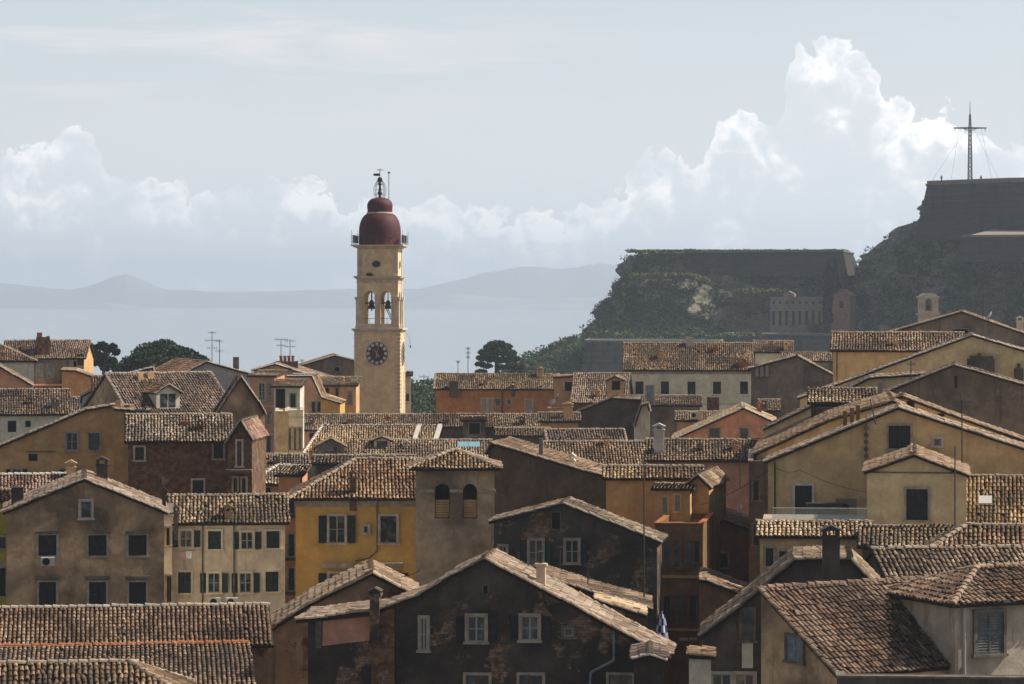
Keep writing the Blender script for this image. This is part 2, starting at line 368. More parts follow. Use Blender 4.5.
# ------------------------------------------------------------------ windows
def window(parent, cx, z0, z1, wd, style, yf=0.0, T=None, sh='shutter_green', trim='trim', sill=True, side=None):
    """one window on the wall plane y=yf (local); T maps the local frame to another wall; style names what fills it"""
    h = z1-z0; fr = MB(); b = .12
    root_t = T or Matrix.Identity(4)
    x0, x1 = cx-wd/2, cx+wd/2
    if style != 'hole_shade':
        fr.box(x0-b, x0, yf-.11, yf+.02, z0, z1); fr.box(x1, x1+b, yf-.11, yf+.02, z0, z1)
        fr.box(x0-b, x1+b, yf-.125, yf+.02, z1, z1+b)
        if sill: fr.box(x0-b-.06, x1+b+.06, yf-.16, yf+.02, z0-.11, z0)
    else:
        fr.box(x0-.04, x0, yf-.02, yf+.02, z0, z1); fr.box(x1, x1+.04, yf-.02, yf+.02, z0, z1)
        fr.box(x0-.04, x1+.04, yf-.02, yf+.02, z1, z1+.05)
    wo = fr.build('window', MATS[trim], parent)
    wo.matrix_local = root_t
    pn = MB(); pn.box(x0, x1, yf-.008, yf+.02, z0, z1)
    def shutter(a0, a1, z0=z0, z1=z1, tilt=0.0, tk=.045, yo=.03):
        s = MB(); w_ = a1-a0
        s.box(a0, a0+.05, yf-yo-tk, yf-yo, z0, z1); s.box(a1-.05, a1, yf-yo-tk, yf-yo, z0, z1)
        s.box(a0+.05, a1-.05, yf-yo-tk, yf-yo, z0, z0+.07); s.box(a0+.05, a1-.05, yf-yo-tk, yf-yo, z1-.07, z1)
        s.box(a0+.05, a1-.05, yf-yo-tk, yf-yo, (z0+z1)/2-.04, (z0+z1)/2+.04)
        s.box(a0+.05, a1-.05, yf-yo-.012, yf-yo, z0+.07, z1-.07)
        k = max(4, int((z1-z0)/.11))
        for i in range(k):
            zz = z0+.07+(z1-z0-.14)*(i+.5)/k
            s.mesh([(a0+.05, yf-yo-.012, zz+.03), (a1-.05, yf-yo-.012, zz+.03), (a1-.05, yf-yo-.04, zz-.03), (a0+.05, yf-yo-.04, zz-.03)], [(0, 3, 2, 1)])
        o = s.build('shutter', MATS[sh], wo)
        if style in ('open', 'half'):
            hx = a1 if a1 < cx else a0; an = random.choice((0, 0, 8, 16, 30))*(1 if a1 < cx else -1)
            o.matrix_local = Matrix.Translation((hx, yf-yo, 0)) @ Matrix.Rotation(R(an), 4, 'Z') @ Matrix.Translation((-hx, -yf+yo, 0))
        return o
    def frame(mull=True, bars=1):
        s = MB(); t_ = .05
        s.box(x0, x0+t_, yf-.045, yf-.01, z0, z1); s.box(x1-t_, x1, yf-.045, yf-.01, z0, z1)
        s.box(x0+t_, x1-t_, yf-.045, yf-.01, z0, z0+t_); s.box(x0+t_, x1-t_, yf-.045, yf-.01, z1-t_, z1)
        if mull: s.box(cx-.035, cx+.035, yf-.045, yf-.01, z0+t_, z1-t_)
        for i in range(bars):
            zz = z0+h*(i+1)/(bars+1); s.box(x0+t_, cx-.035, yf-.04, yf-.01, zz-.018, zz+.018); s.box(cx+.035, x1-t_, yf-.04, yf-.01, zz-.018, zz+.018)
        s.build('frame', MATS['frame_white' if style != 'brown' else 'frame_brown'], wo)
    if style == 'hole_shade': pn.build('opening', MATS['hole_shade'], wo)  # flat panel on the wall, its inner shade painted as near-black
    elif style == 'shut':
        shutter(x0+.01, cx-.005); shutter(cx+.005, x1-.01); 
    elif style == 'open':
        pn.build('pane', MATS[random.choice(('window_glass', 'window_glass', 'curtained_glass'))], wo); frame()
        g_ = wd*.5
        shutter(x0-b-g_-.03, x0-b-.03, yo=.03); shutter(x1+b+.03, x1+b+g_+.03, yo=.03)
    elif style == 'half':
        pn.build('pane', MATS[random.choice(('window_glass', 'window_glass', 'curtained_glass'))], wo); frame()
        shutter(x1+b+.03, x1+b+wd*.5, yo=.03)
    elif style in ('plain', 'brown'):
        pn.build('pane', MATS[random.choice(('window_glass', 'window_glass', 'curtained_glass'))], wo); frame(bars=1)
    elif style == 'small':
        pn.build('pane', MATS[random.choice(('window_glass', 'window_glass', 'curtained_glass'))], wo)
        s = MB(); t_ = .05
        s.box(x0, x0+t_, yf-.045, yf-.01, z0, z1); s.box(x1-t_, x1, yf-.045, yf-.01, z0, z1); s.box(x0+t_, x1-t_, yf-.045, yf-.01, z0, z0+t_); s.box(x0+t_, x1-t_, yf-.045, yf-.01, z1-t_, z1)
        s.build('frame', MATS['frame_white'], wo)
    return wo

# ------------------------------------------------------------------ houses
GROUND = 2.0
HS = []
class House:
    def __init__(s, name, label, cat, u0, u1, D, yaw=0.0, group=None):
        s.D = D; a = R(yaw)-math.atan(((u0+min(u1, 1060))/2-512)/F); x0 = (u0-512)/F*D; k = (u1-512)/F
        s.w = (k*D-x0)/(math.cos(a)-k*math.sin(a))
        s.o = Vector((x0, D, GROUND)); s.yaw = a
        s.root = empty(name, s.o, a, label, cat, group or 'houses of the old town')
        s.M = Matrix.Translation(s.o) @ Matrix.Rotation(a, 4, 'Z'); s.Mi = s.M.inverted()
        s.roofpolys = []; s.wallm = None; HS.append(s)
        s.c0 = s.Mi @ Vector((0, 0, H)); s.rot = s.Mi.to_3x3()
    def L(s, u, v, y=0.0):
        d = s.rot @ ray(u, v); t = (y-s.c0.y)/d.y; p = s.c0+d*t; return (p.x, p.z)
    def hit(s, u, v):
        """where the pixel's ray meets the roof"""
        d = s.rot @ ray(u, v); best = None
        for poly in s.roofpolys:
            n = normal(poly); dn = d.dot(n)
            if abs(dn) < 1e-6: continue
            t = (Vector(poly[0])-s.c0).dot(n)/dn; p = s.c0+d*t
            # inside test in the xy projection
            if inside(np.array([p.x]), np.array([p.y]), [(q[0], q[1]) for q in poly])[0] and (best is None or t < best[0]): best = (t, p)
        return best[1] if best else None
    def wall(s, mb, m, name='wall'):
        s.wallm = m
        return mb.build(name, MATS[m] if isinstance(m, str) else m, s.root)
    def gable(s, prof, l, wm, tile='tile_tan', ov=.25, os=.3, verge='mortar', ridge=True, capr=.12, pan='pan', pitch=.22, th=.14, both=True, wild=1.0, course=.37, vergestep=.38):
        """prof = roof line across the front wall as pixels, left to right; the wall below it, the roof behind it"""
        pr = [(x, z-.2) for x, z in (s.L(u, v) for u, v in prof)]
        mb = MB(); x0, x1 = pr[0][0], pr[-1][0]
        mb.prism([(x0, 0.0)]+[(x, z-.05) for x, z in pr]+[(x1, 0.0)], 0, l); s.wall(mb, wm); s.l = l
        rb = MB(); n = len(pr)
        P3 = [(pr[0][0]-0, pr[0][1])]+pr[1:-1]+[pr[-1]]
        # push the eaves out along their slopes
        def ext(a, b, d):
            v_ = Vector((a[0]-b[0], a[1]-b[1])); L = v_.length; v_ /= max(L, 1e-5); return (a[0]+v_.x*d, a[1]+v_.y*d)
        Q = list(P3)
        if pr[0][1] <= pr[1][1]+.01: Q[0] = ext(P3[0], P3[1], os)
        if pr[-1][1] <= pr[-2][1]+.01: Q[-1] = ext(P3[-1], P3[-2], os)
        up = .10
        for i in range(n-1):
            a, b = Q[i], Q[i+1]
            poly = [Vector((a[0], -ov, a[1]+up)), Vector((b[0], -ov, b[1]+up)), Vector((b[0], l+ov, b[1]+up)), Vector((a[0], l+ov, a[1]+up))]
            s.roofpolys.append(poly)
            tiles(rb, poly, mi=0, pitch=pitch, th=th, wild=wild, course=course)
            if verge:
                caps(rb, poly[0]+Vector((0, .06, 0)), poly[1]+Vector((0, .06, 0)), capr, 2, up=.03, step=vergestep)
                caps(rb, poly[3], poly[2], capr, 2, up=.03)
        if ridge:
            i = max(range(n), key=lambda k: Q[k][1])
            if 0 < i < n-1: caps(rb, (Q[i][0], -ov, Q[i][1]+up), (Q[i][0], l+ov, Q[i][1]+up), .14, 2)
        s.roof = rb.build('roof', [MATS[tile], MATS[pan], MATS[verge or 'mortar']], s.root)
        return s
    def eave(s, ve, vr, wm, pitch_deg=21, l=None, inl=0.0, inr=0.0, tile='tile_tan', ov=.3, os=.25, cap='mortar', pan='pan', shed=False, pitch=.22, backfall=True, back=None, cornice=None, vergecap=None, wild=1.0, course=.37):
        """eave towards the camera at row ve (left corner), ridge at row vr; inl/inr pull the ridge ends in (hips), in metres"""
        x0, ze = s.L(*s.pix0(ve)); w = s.w
        k = (vr-HOR)/F; tp = math.tan(R(pitch_deg))
        ca = math.cos(s.yaw)
        if l is None:
            r = (H-GROUND-ze-k*s.D)/(tp+k*ca)
            r = max(r, 1.0)
        else:
            r = l if shed else l/2
            tp = None
        zr = H-GROUND-k*(s.D+r*ca)
        lb = back if back is not None else r
        l = r if shed else r+lb
        s.l = l; s.r = r; s.zr = zr; s.ze = ze
        mb = MB()
        if shed:
            prof = [(0, 0.0), (w, 0.0)]
            mb.mesh([(0, 0, 0), (w, 0, 0), (w, l, 0), (0, l, 0), (0, 0, ze), (w, 0, ze), (w, l, zr-.05), (0, l, zr-.05)], [(0, 3, 2, 1), (4, 5, 6, 7), (0, 1, 5, 4), (1, 2, 6, 5), (2, 3, 7, 6), (3, 0, 4, 7)])
        else:
            a, b = inl, w-inr
            if inl > 0 and inr > 0: mb.box(0, w, 0, l, 0, ze)
            else:
                mb.box(0, w, 0, l, 0, ze)
                A0, B0 = (0 if inl == 0 else inl), (w if inr == 0 else w-inr)
                vs = [(0, 0, ze), (w, 0, ze), (w, l, ze), (0, l, ze), (A0, r, zr-.06), (B0, r, zr-.06)]
                mb.mesh(vs, [(0, 1, 5, 4), (1, 2, 5), (2, 3, 4, 5), (3, 0, 4)])
        s.wall(mb, wm)
        rb = MB(); up = .10; sl = (zr-ze)/r
        zo = ze-sl*ov+up; xl = -(os if inl == 0 else ov); xr = w+(os if inr == 0 else ov)
        Rl = Vector((xl if inl == 0 else inl, r, zr+up)); Rr = Vector((xr if inr == 0 else w-inr, r, zr+up))
        FL = Vector((xl, -ov, zo)); FR = Vector((xr, -ov, zo))
        polys = [[FL, FR, Rr, Rl]]
        if not shed:
            zb = zr-(zr-ze)/r*lb; BL = Vector((xl, r+lb+ov, zb-sl*ov+up)); BR = Vector((xr, r+lb+ov, zb-sl*ov+up))
            polys.append([Rl, Rr, BR, BL])
            if inl > 0: polys.append([BL, FL, Rl]); 
            if inr > 0: polys.append([FR, BR, Rr])
        else:
            polys[0][2] = Rr; 
        for p in polys:
            if (p[0]-p[1]).length < .05: p = p[1:]
            s.roofpolys.append(p); tiles(rb, p, mi=0, pitch=pitch, wild=wild, course=course)
        caps(rb, Rl, Rr, .14, 2)
        if inl > 0: caps(rb, FL, Rl, .14, 2); caps(rb, BL, Rl, .14, 2)
        elif vergecap: caps(rb, FL, Rl, .12, 2)
        if inr > 0: caps(rb, FR, Rr, .14, 2); caps(rb, BR, Rr, .14, 2)
        elif vergecap: caps(rb, FR, Rr, .12, 2)
        s.roof = rb.build('roof', [MATS[tile], MATS[pan], MATS[vergecap or cap]], s.root)
        if cornice:
            cb = MB(); cb.box(-.12, w+.12, -.14, -.003, ze-.42, ze-.18); cb.box(-.2, w+.2, -.22, -.003, ze-.18, ze-.06)
            cb.build('cornice', MATS[cornice], s.root)
        return s
    def pix0(s, v):
        return ((s.o.x/s.o.y)*F+512, v)
    def flat(s, v, l, wm, parapet=.25, top='trim_dark'):
        x, z = s.L(*s.pix0(v)); mb = MB(); mb.box(0, s.w, 0, l, 0, z-parapet)
        if parapet > 0:
            t = .2
            mb.box(0, s.w, 0, t, z-parapet, z); mb.box(0, s.w, l-t, l, z-parapet, z); mb.box(0, t, t, l-t, z-parapet, z); mb.box(s.w-t, s.w, t, l-t, z-parapet, z)
        s.wall(mb, wm); s.l = l; s.ze = z
        rb = MB(); rb.box(-.06, s.w+.06, -.06, .26, z+.003, z+.08); rb.box(-.06, .26, .26, l, z+.003, z+.08); rb.box(s.w-.26, s.w+.06, .26, l, z+.003, z+.08); rb.build('coping', MATS[top], s.root)
        s.roofpolys.append([Vector((0, 0, z)), Vector((s.w, 0, z)), Vector((s.w, l, z)), Vector((0, l, z))])
        return s
    def win(s, uc, v0, v1, wpx, style='shut', **kw):
        """a window centred on column uc between rows v0 (top) and v1 (bottom), wpx pixels wide, on the front wall"""
        xa, _ = s.L(uc-wpx/2, v1); xb, _ = s.L(uc+wpx/2, v1); _, zt = s.L(uc, v0); _, zb = s.L(uc, v1)
        return window(s.root, (xa+xb)/2, zb, zt, xb-xa, style, **kw)
    def side(s, which):
        if which == 'R': return Matrix.Translation((s.w, 0, 0)) @ Matrix.Rotation(R(90), 4, 'Z')
        return Matrix.Translation((0, s.l, 0)) @ Matrix.Rotation(R(-90), 4, 'Z')
    def winside(s, which, c, z0, z1, wd, style='shut', **kw):
        """c = distance from the front corner (R) or from the back corner (L) along the side wall"""
        return window(s.root, c, z0, z1, wd, style, T=s.side(which), **kw)
    def band(s, v0, v1, m='trim', proud=.06, u0=None, u1=None, name='string_course'):
        ua = s.L(u0, v0)[0] if u0 else -.02; ub = s.L(u1, v0)[0] if u1 else s.w+.02
        _, zt = s.L(s.pix0(0)[0] if u0 is None else u0, v0); _, zb = s.L(s.pix0(0)[0] if u0 is None else u0, v1)
        mb = MB(); mb.box(ua, ub, -proud, -.003, zb, zt); return mb.build(name, MATS[m], s.root)
    def door(s, u0, u1, v0, v1, m='shutter_green', trim='trim'):
        xa, zt = s.L(u0, v0); xb, zb = s.L(u1, v1)
        mb = MB(); mb.box(xa, xb, -.05, -.003, zb, zt); 
        d = mb.build('door', MATS[m], s.root)
        t = MB(); t.box(xa-.14, xa, -.09, -.003, zb, zt); t.box(xb, xb+.14, -.09, -.003, zb, zt); t.box(xa-.14, xb+.14, -.1, -.003, zt, zt+.15); t.build('frame', MATS[trim], d)
        return d
    def chimney(s, u, vb, vt, wpx, m='trim_dark', cap=True, pots=0, style='box', y=None, potm='pot'):
        """stack whose foot meets the roof at (u, vb) and whose top is at row vt"""
        p = s.hit(u, vb)
        if p is None:
            x, z = s.L(u, vb, y if y is not None else s.l*.4); p = Vector((x, y if y is not None else s.l*.4, z))
        Dp = (s.M @ p).y; wd = wpx/F*Dp; zt = p.z+(vb-vt)/F*Dp
        mb = MB(); a = wd/2
        mb.box(p.x-a, p.x+a, p.y-a*.9, p.y+a*.9, p.z-1.0, zt-(.22 if cap else 0))
        if cap:
            mb.box(p.x-a-.07, p.x+a+.07, p.y-a*.9-.07, p.y+a*.9+.07, zt-.34, zt-.24)
            if pots == 0:
                for sx in (-1, 1):
                    mb.box(p.x+sx*a*.75-a*.25, p.x+sx*a*.75+a*.25, p.y-a*.8, p.y+a*.8, zt-.22, zt)
                mb.prism([(p.x-a-.12, zt), (p.x+a+.12, zt), (p.x, zt+.22)], p.y-a-.08, p.y+a+.08)
        c = mb.build('chimney', MATS[m], s.root)
        for i in range(pots):
            px = p.x-a+wd*(i+.5)/pots; t = MB(); t.lathe([(.09, 0), (.11, .05), (.10, .42), (.13, .46), (.13, .52), (.09, .52)], 10, (px, p.y, zt-.23)); t.build('chimney_pot', MATS[potm], c)
        return c
    def dormer(s, u, v_base, v_eave, v_apex, wpx, m='trim', tile='tile_tan', win='plain', depth=2.6, wfrac=.6, shedroof=False, n=1, y=None):
        p = s.hit(u, v_base)
        if p is None:
            y_ = y if y is not None else 1.0
            x, z = s.L(u, v_base, y_); p = Vector((x, y_, z))
        Dp = (s.M @ p).y; k = Dp/F; w2 = wpx*k/2; h1 = (v_base-v_eave)*k; h2 = (v_base-v_apex)*k
        mb = MB()
        mb.prism([(p.x-w2, p.z-.8), (p.x-w2, p.z+h1), (p.x, p.z+h2-.06), (p.x+w2, p.z+h1), (p.x+w2, p.z-.8)], p.y, p.y+depth)
        d = mb.build('dormer', MATS[m], s.root)
        rb = MB(); o = .2
        for sx in (-1, 1):
            poly = [Vector((p.x+sx*(w2+o), p.y-o, p.z+h1-o*(h2-h1)/w2+.06)), Vector((p.x, p.y-o, p.z+h2+.06)), Vector((p.x, p.y+depth, p.z+h2+.06)), Vector((p.x+sx*(w2+o), p.y+depth, p.z+h1-o*(h2-h1)/w2+.06))]
            tiles(rb, poly, th=.08); caps(rb, poly[0], poly[1], .08, 2)
        caps(rb, (p.x, p.y-o, p.z+h2+.06), (p.x, p.y+depth, p.z+h2+.06), .11, 2)
        rb.build('roof', [MATS[tile], MATS['pan'], MATS['mortar']], d)
        ww = 2*w2*wfrac/n
        for i in range(n):
            c = p.x-w2*wfrac+ww*(i+.5)
            q = MB(); q.box(c-ww*.42, c+ww*.42, p.y-.02, p.y+.02, p.z+h1*.12, p.z+h1*.92); wn = q.build('window', MATS['window_glass'], d)
        return d
def gen_wall(name, col, **k): return wallmat(name, col, **k)
# ------------------------------------------------------------------ ground, sea, hills, haze
def surfmat(name, c1, c2, scale, rough=.95, bump=.3):
    m = bpy.data.materials.new(name); m.use_nodes = True; g = NT(m.node_tree)
    tc = g.n('ShaderNodeTexCoord').outputs['Object']; n = g.noise(tc, scale, 6, .6)
    c = g.mix(g.step(n, .35, .65), (*c1, 1), (*c2, 1))
    bp = g.n('ShaderNodeBump', {'Strength': bump, 'Height': n})
    b = g.n('ShaderNodeBsdfPrincipled', {'Base Color': c, 'Roughness': rough, 'Normal': bp.outputs[0]})
    g.n('ShaderNodeOutputMaterial', {0: b.outputs[0]}); MATS[name] = m; return m
surfmat('street_stone', (.10, .09, .08), (.17, .15, .13), .8)
surfmat('sea_water', (.16, .20, .23), (.18, .22, .25), .02, .14, .02)  # water colour paled to carry some of the distance haze
surfmat('far_hill', (.22, .24, .24), (.32, .32, .30), .004)  # hill colour lightened, part of the distance haze is painted in
surfmat('far_mountain', (.17, .18, .18), (.22, .22, .21), .004)
m_ = MB(); m_.mesh([(-200, 10, GROUND), (300, 10, GROUND), (260, 760, GROUND), (-160, 760, GROUND)], [(0, 1, 2, 3)]); m_.build('ground', MATS['street_stone'], kind='structure')
m_ = MB(); m_.mesh([(-15000, -300, 0), (15000, -300, 0), (15000, 17500, 0), (-15000, 17500, 0)], [(0, 1, 2, 3)]); m_.build('sea', MATS['sea_water'], kind='structure')
def fbm(x, y, z=0.0, o=5):
    return noise.fractal(Vector((x, y, z)), 1.0, 2.1, o, noise_basis='PERLIN_ORIGINAL')
def mountains(D, pts, seed, depth=900, wav=0, m='far_hill'):
    us = np.arange(-260, 1300, 2.5); mb = MB(); rows = 12; vs = []
    pu = [p[0] for p in pts]; pv = [p[1] for p in pts]
    for r in range(rows):
        t = r/(rows-1)
        for u in us:
            v = np.interp(u, pu, pv); ztop = H-(v-HOR)/F*D
            rag = 1+.07*fbm(u*.012, seed)+.03*fbm(u*.06, seed+3)
            prof = math.sin(t*math.pi*.5)**.9 if not wav else t**3.2
            z = max(-1, ztop*rag*prof+(t > .1)*(t < .99)*(not wav)*6*fbm(u*.03, t*3, seed)+(1.2 if wav and t > .08 else 0))
            yy = D-depth*(1-t)+wav*(1-t)*fbm(u*.006, seed*2, 1.5); vs.append(((u-512)/F*yy, yy, z-1*(r == 0)))
    n = len(us); fs = []
    for r in range(rows-1):
        for i in range(n-1): fs.append((r*n+i, r*n+i+1, (r+1)*n+i+1, (r+1)*n+i))
    # back slope closes the ridge so that it has a far side
    b = len(vs)
    for u in us: vs.append(((u-512)/F*D, D+depth*.8, -1))
    for i in range(n-1): fs.append(((rows-1)*n+i, (rows-1)*n+i+1, b+i+1, b+i))
    mb.mesh(vs, fs); mb.build('hills', MATS[m], kind='structure', smooth=True)
mountains(12500, [(-260, 285), (0, 284), (30, 287), (70, 290), (95, 284), (112, 276), (125, 273), (140, 279), (165, 289), (220, 292), (330, 290), (420, 288), (470, 276), (520, 266), (560, 268), (600, 262), (680, 268), (900, 276), (1300, 285)], 1.3, m='far_mountain')
mountains(10500, [(-260, 305), (0, 312), (60, 306), (110, 302), (160, 312), (230, 326), (300, 324), (380, 306), (450, 294), (520, 299), (600, 296), (800, 304), (1300, 310)], 4.1, 1100, 0)

hz = MB(); hz.box(-15400, 15400, -320, 18000, -1.6, 245); hzo = hz.build('haze', [], kind='stuff')
hm = bpy.data.materials.new('haze_air'); hm.use_nodes = True; g = NT(hm.node_tree)
pv = g.n('ShaderNodeVolumePrincipled', {'Color': (.74, .86, 1.0, 1), 'Density': .00014, 'Anisotropy': .35, 'Density Attribute': '', 'Temperature Attribute': '', 'Color Attribute': ''})
g.n('ShaderNodeOutputMaterial', {1: pv.outputs[0]}); hzo.data.materials.append(hm)

# ------------------------------------------------------------------ foliage
def leafmat(name, stops):
    m = bpy.data.materials.new(name); m.use_nodes = True; g = NT(m.node_tree)
    t = g.n('ShaderNodeAttribute', attribute_name='tint').outputs['Fac']
    c = g.ramp(t, stops)
    b = g.n('ShaderNodeBsdfPrincipled', {'Base Color': c, 'Roughness': .8, 'Specular IOR Level': .2})
    g.n('ShaderNodeOutputMaterial', {0: b.outputs[0]}); MATS[name] = m
leafmat('leaf_pine', [(0, (.012, .022, .012)), (.6, (.03, .055, .022)), (1, (.06, .09, .03))])
leafmat('leaf_bush', [(0, (.018, .032, .012)), (.6, (.05, .085, .024)), (1, (.13, .17, .045))])
leafmat('leaf_grass', [(0, (.07, .09, .02)), (.6, (.13, .15, .035)), (1, (.20, .20, .06))])
leafmat('leaf_cypress', [(0, (.004, .008, .006)), (1, (.012, .018, .010))])
mat('bark', (.09, .06, .04), .95, var=.4)
def leaves(mb, c, rad, n, size, t0=0.0, t1=1.0, shell=.55):
    """n small leaf sprays spread through an ellipsoid"""
    d = rng.normal(0, 1, (n, 3)); d /= np.linalg.norm(d, axis=1)[:, None]
    r = shell+(1-shell)*rng.random(n)**.5
    p = np.array(c)+d*r[:, None]*np.array(rad)
    a = rng.normal(0, 1, (n, 3)); a /= np.linalg.norm(a, axis=1)[:, None]
    b = np.cross(a, rng.normal(0, 1, (n, 3))); b /= np.linalg.norm(b, axis=1)[:, None]
    s = size*(.6+.8*rng.random(n))[:, None]
    A = p+a*s; B = p+b*s*.6; Cc = p-a*s; Dd = p-b*s*.6
    base = len(mb.v); V = np.stack([A, B, Cc, Dd], 1).reshape(-1, 3); mb.v += [tuple(q) for q in V.tolist()]
    tt = t0+(t1-t0)*rng.random(n)
    for i in range(n): mb.f.append((base+4*i, base+4*i+1, base+4*i+2, base+4*i+3)); mb.mi.append(0); mb.t.append(float(tt[i]))
def tree(name, label, cat, base, clumps, trunkpts, trunk_r, leafm, size, n, group=None):
    r = empty(name, base, 0, label, cat, group); b = Vector(base)
    mb = MB()
    for (c, rad) in clumps:
        t_ = random.random()*.5; leaves(mb, tuple(Vector(c)-b), rad, n, size, t_*.6, t_+.5)
    mb.build('crown', MATS[leafm], r)
    tb = MB()
    for i in range(len(trunkpts)-1):
        tb.tube(Vector(trunkpts[i])-b, Vector(trunkpts[i+1])-b, trunk_r*(1-.45*i/len(trunkpts)), trunk_r*(1-.45*(i+1)/len(trunkpts)), 8)
    top = Vector(trunkpts[-1])
    mid = Vector(trunkpts[max(0, len(trunkpts)-2)])
    for (c, rad) in clumps: tb.tube(mid.lerp(top, .3+.6*random.random())-b, Vector(c)-b, trunk_r*.35, trunk_r*.12, 5)
    tb.build('trunk', MATS['bark'], r)
    return r

# ------------------------------------------------------------------ the fortress rocks
def rockmat(name, rock, rock2, veg, grass):
    m = bpy.data.materials.new(name); m.use_nodes = True; g = NT(m.node_tree)
    tc = g.n('ShaderNodeTexCoord').outputs['Object']
    vs = g.n('ShaderNodeVectorMath', {0: tc, 1: (1, 1, .35)}, operation='MULTIPLY').outputs[0]
    n1 = g.noise(vs, .09, 8, .68, .6); n2 = g.noise(tc, .06, 6, .65); n3 = g.noise(tc, .7, 5, .7)
    c = g.mix(g.step(n1, .38, .62), (*rock, 1), (*rock2, 1))
    c = g.mix(g.m('MULTIPLY', g.step(n3, .45, .7), .6), c, tuple(x*.4 for x in rock)+(1,))
    c = g.mix(g.step(n2, .52, .57), c, (*veg, 1))
    nz = g.n('ShaderNodeSeparateXYZ', {0: g.n('ShaderNodeNewGeometry').outputs['Normal']}).outputs[2]
    c = g.mix(g.m('MULTIPLY', g.step(nz, .72, .92), g.step(n3, .3, .6)), c, (*grass, 1))
    bp = g.n('ShaderNodeBump', {'Strength': 1.0, 'Distance': 1.2, 'Height': g.m('ADD', n1, g.m('MULTIPLY', n3, .4))})
    b = g.n('ShaderNodeBsdfPrincipled', {'Base Color': c, 'Roughness': .95, 'Normal': bp.outputs[0], 'Specular IOR Level': .1})
    g.n('ShaderNodeOutputMaterial', {0: b.outputs[0]}); MATS[name] = m
rockmat('cliff', (.10, .09, .078), (.26, .235, .20), (.024, .036, .016), (.085, .10, .03))
rockmat('cliff_green', (.05, .06, .03), (.12, .11, .07), (.04, .055, .018), (.10, .12, .03))
def rock(D0, levels, m, seed, amp=3.0, nr=420, nl=84, pw=.45, flat_top=True, zmin=0.0):
    """levels: (row, left column, right column, front distance, back distance), top first"""
    lv = levels; vs_ = [l[0] for l in lv]; rows = np.linspace(vs_[0], vs_[-1], nl); mb = MB(); V = []
    for k, v in enumerate(rows):
        uL, uR, Df, Db = [np.interp(v, vs_, [l[j] for l in lv]) for j in (1, 2, 3, 4)]
        cy = (Df+Db)/2; z = H-(v-HOR)/F*D0; xL = (uL-512)/F*cy; xR = (uR-512)/F*cy
        cx, a, b = (xL+xR)/2, (xR-xL)/2, (Db-Df)/2
        am = amp*min(1, .15+k/6)
        for i in range(nr):
            t = 2*math.pi*i/nr; ct, st = math.cos(t), math.sin(t)
            x = cx+a*math.copysign(abs(ct)**pw, ct); y = cy+b*math.copysign(abs(st)**pw, st)
            q = (x*.035, y*.035, z*.06)
            d = fbm(q[0], q[1], q[2]+seed, 6)*am*1.5+abs(fbm(x*.11, y*.11, z*.16+seed, 4))*am*.7
            ridge = (1-abs(noise.noise(Vector((x*.05, y*.05, z*.015+seed)))))**2*am*.6
            o = d-ridge
            nx, ny = ct*b, st*a; L = math.hypot(nx, ny) or 1
            V.append((x+nx/L*o, y+ny/L*o, z+noise.noise(Vector((x*.09, y*.09, z*.1)))*am*.3))
    fs = []
    for k in range(nl-1):
        for i in range(nr):
            j = (i+1) % nr; fs.append((k*nr+j, k*nr+i, (k+1)*nr+i, (k+1)*nr+j))
    b0 = len(V); z = V[0][2]
    # rounded grassy top
    for q in (.8, .4):
        for i in range(nr):
            p = V[i]; c_ = (sum(V[i_][0] for i_ in (0, nr//2))/2, sum(V[i_][1] for i_ in (nr//4, 3*nr//4))/2)
            V.append((c_[0]+(p[0]-c_[0])*q, c_[1]+(p[1]-c_[1])*q, H-(rows[0]-HOR)/F*D0+.8*noise.noise(Vector((p[0]*.05, p[1]*.05, q)))+.3))
    for i in range(nr):
        j = (i+1) % nr; fs.append((i, j, b0+j, b0+i)); fs.append((b0+i, b0+j, b0+nr+j, b0+nr+i))
    fs.append(tuple(b0+nr+i for i in range(nr)))
    mb.mesh(V, fs); o = mb.build('hill', MATS[m], kind='structure', smooth=False)
    return V, nr, nl
Va = rock(960, [(251.5, 633, 830, 982, 1110), (262, 625, 832, 980, 1112), (272, 622, 838, 979, 1115), (275, 621, 840, 972, 1116), (290, 616, 846, 969, 1118), (301, 611, 852, 967, 1120), (314, 604, 860, 965, 1120), (330, 600, 866, 962, 1122), (352, 595, 874, 957, 1124), (392, 580, 890, 948, 1126)], 'cliff', 1.0, 5.5)
Vb = rock(870, [(184, 938, 1300, 884, 1040), (205, 932, 1310, 882, 1042), (214, 918, 1310, 880, 1044), (236, 897, 1315, 876, 1046), (256, 884, 1320, 872, 1048), (276, 874, 1325, 868, 1050), (300, 868, 1330, 864, 1052), (330, 850, 1340, 859, 1054), (385, 846, 1360, 848, 1056)], 'cliff', 5.0, 6.0)
Vc = rock(860, [(337, 596, 700, 905, 960), (347, 566, 720, 885, 965), (360, 536, 730, 870, 970), (376, 508, 740, 850, 975), (398, 486, 750, 830, 980)], 'cliff_green', 9.0, 3.0, nr=260, nl=40, pw=.7)

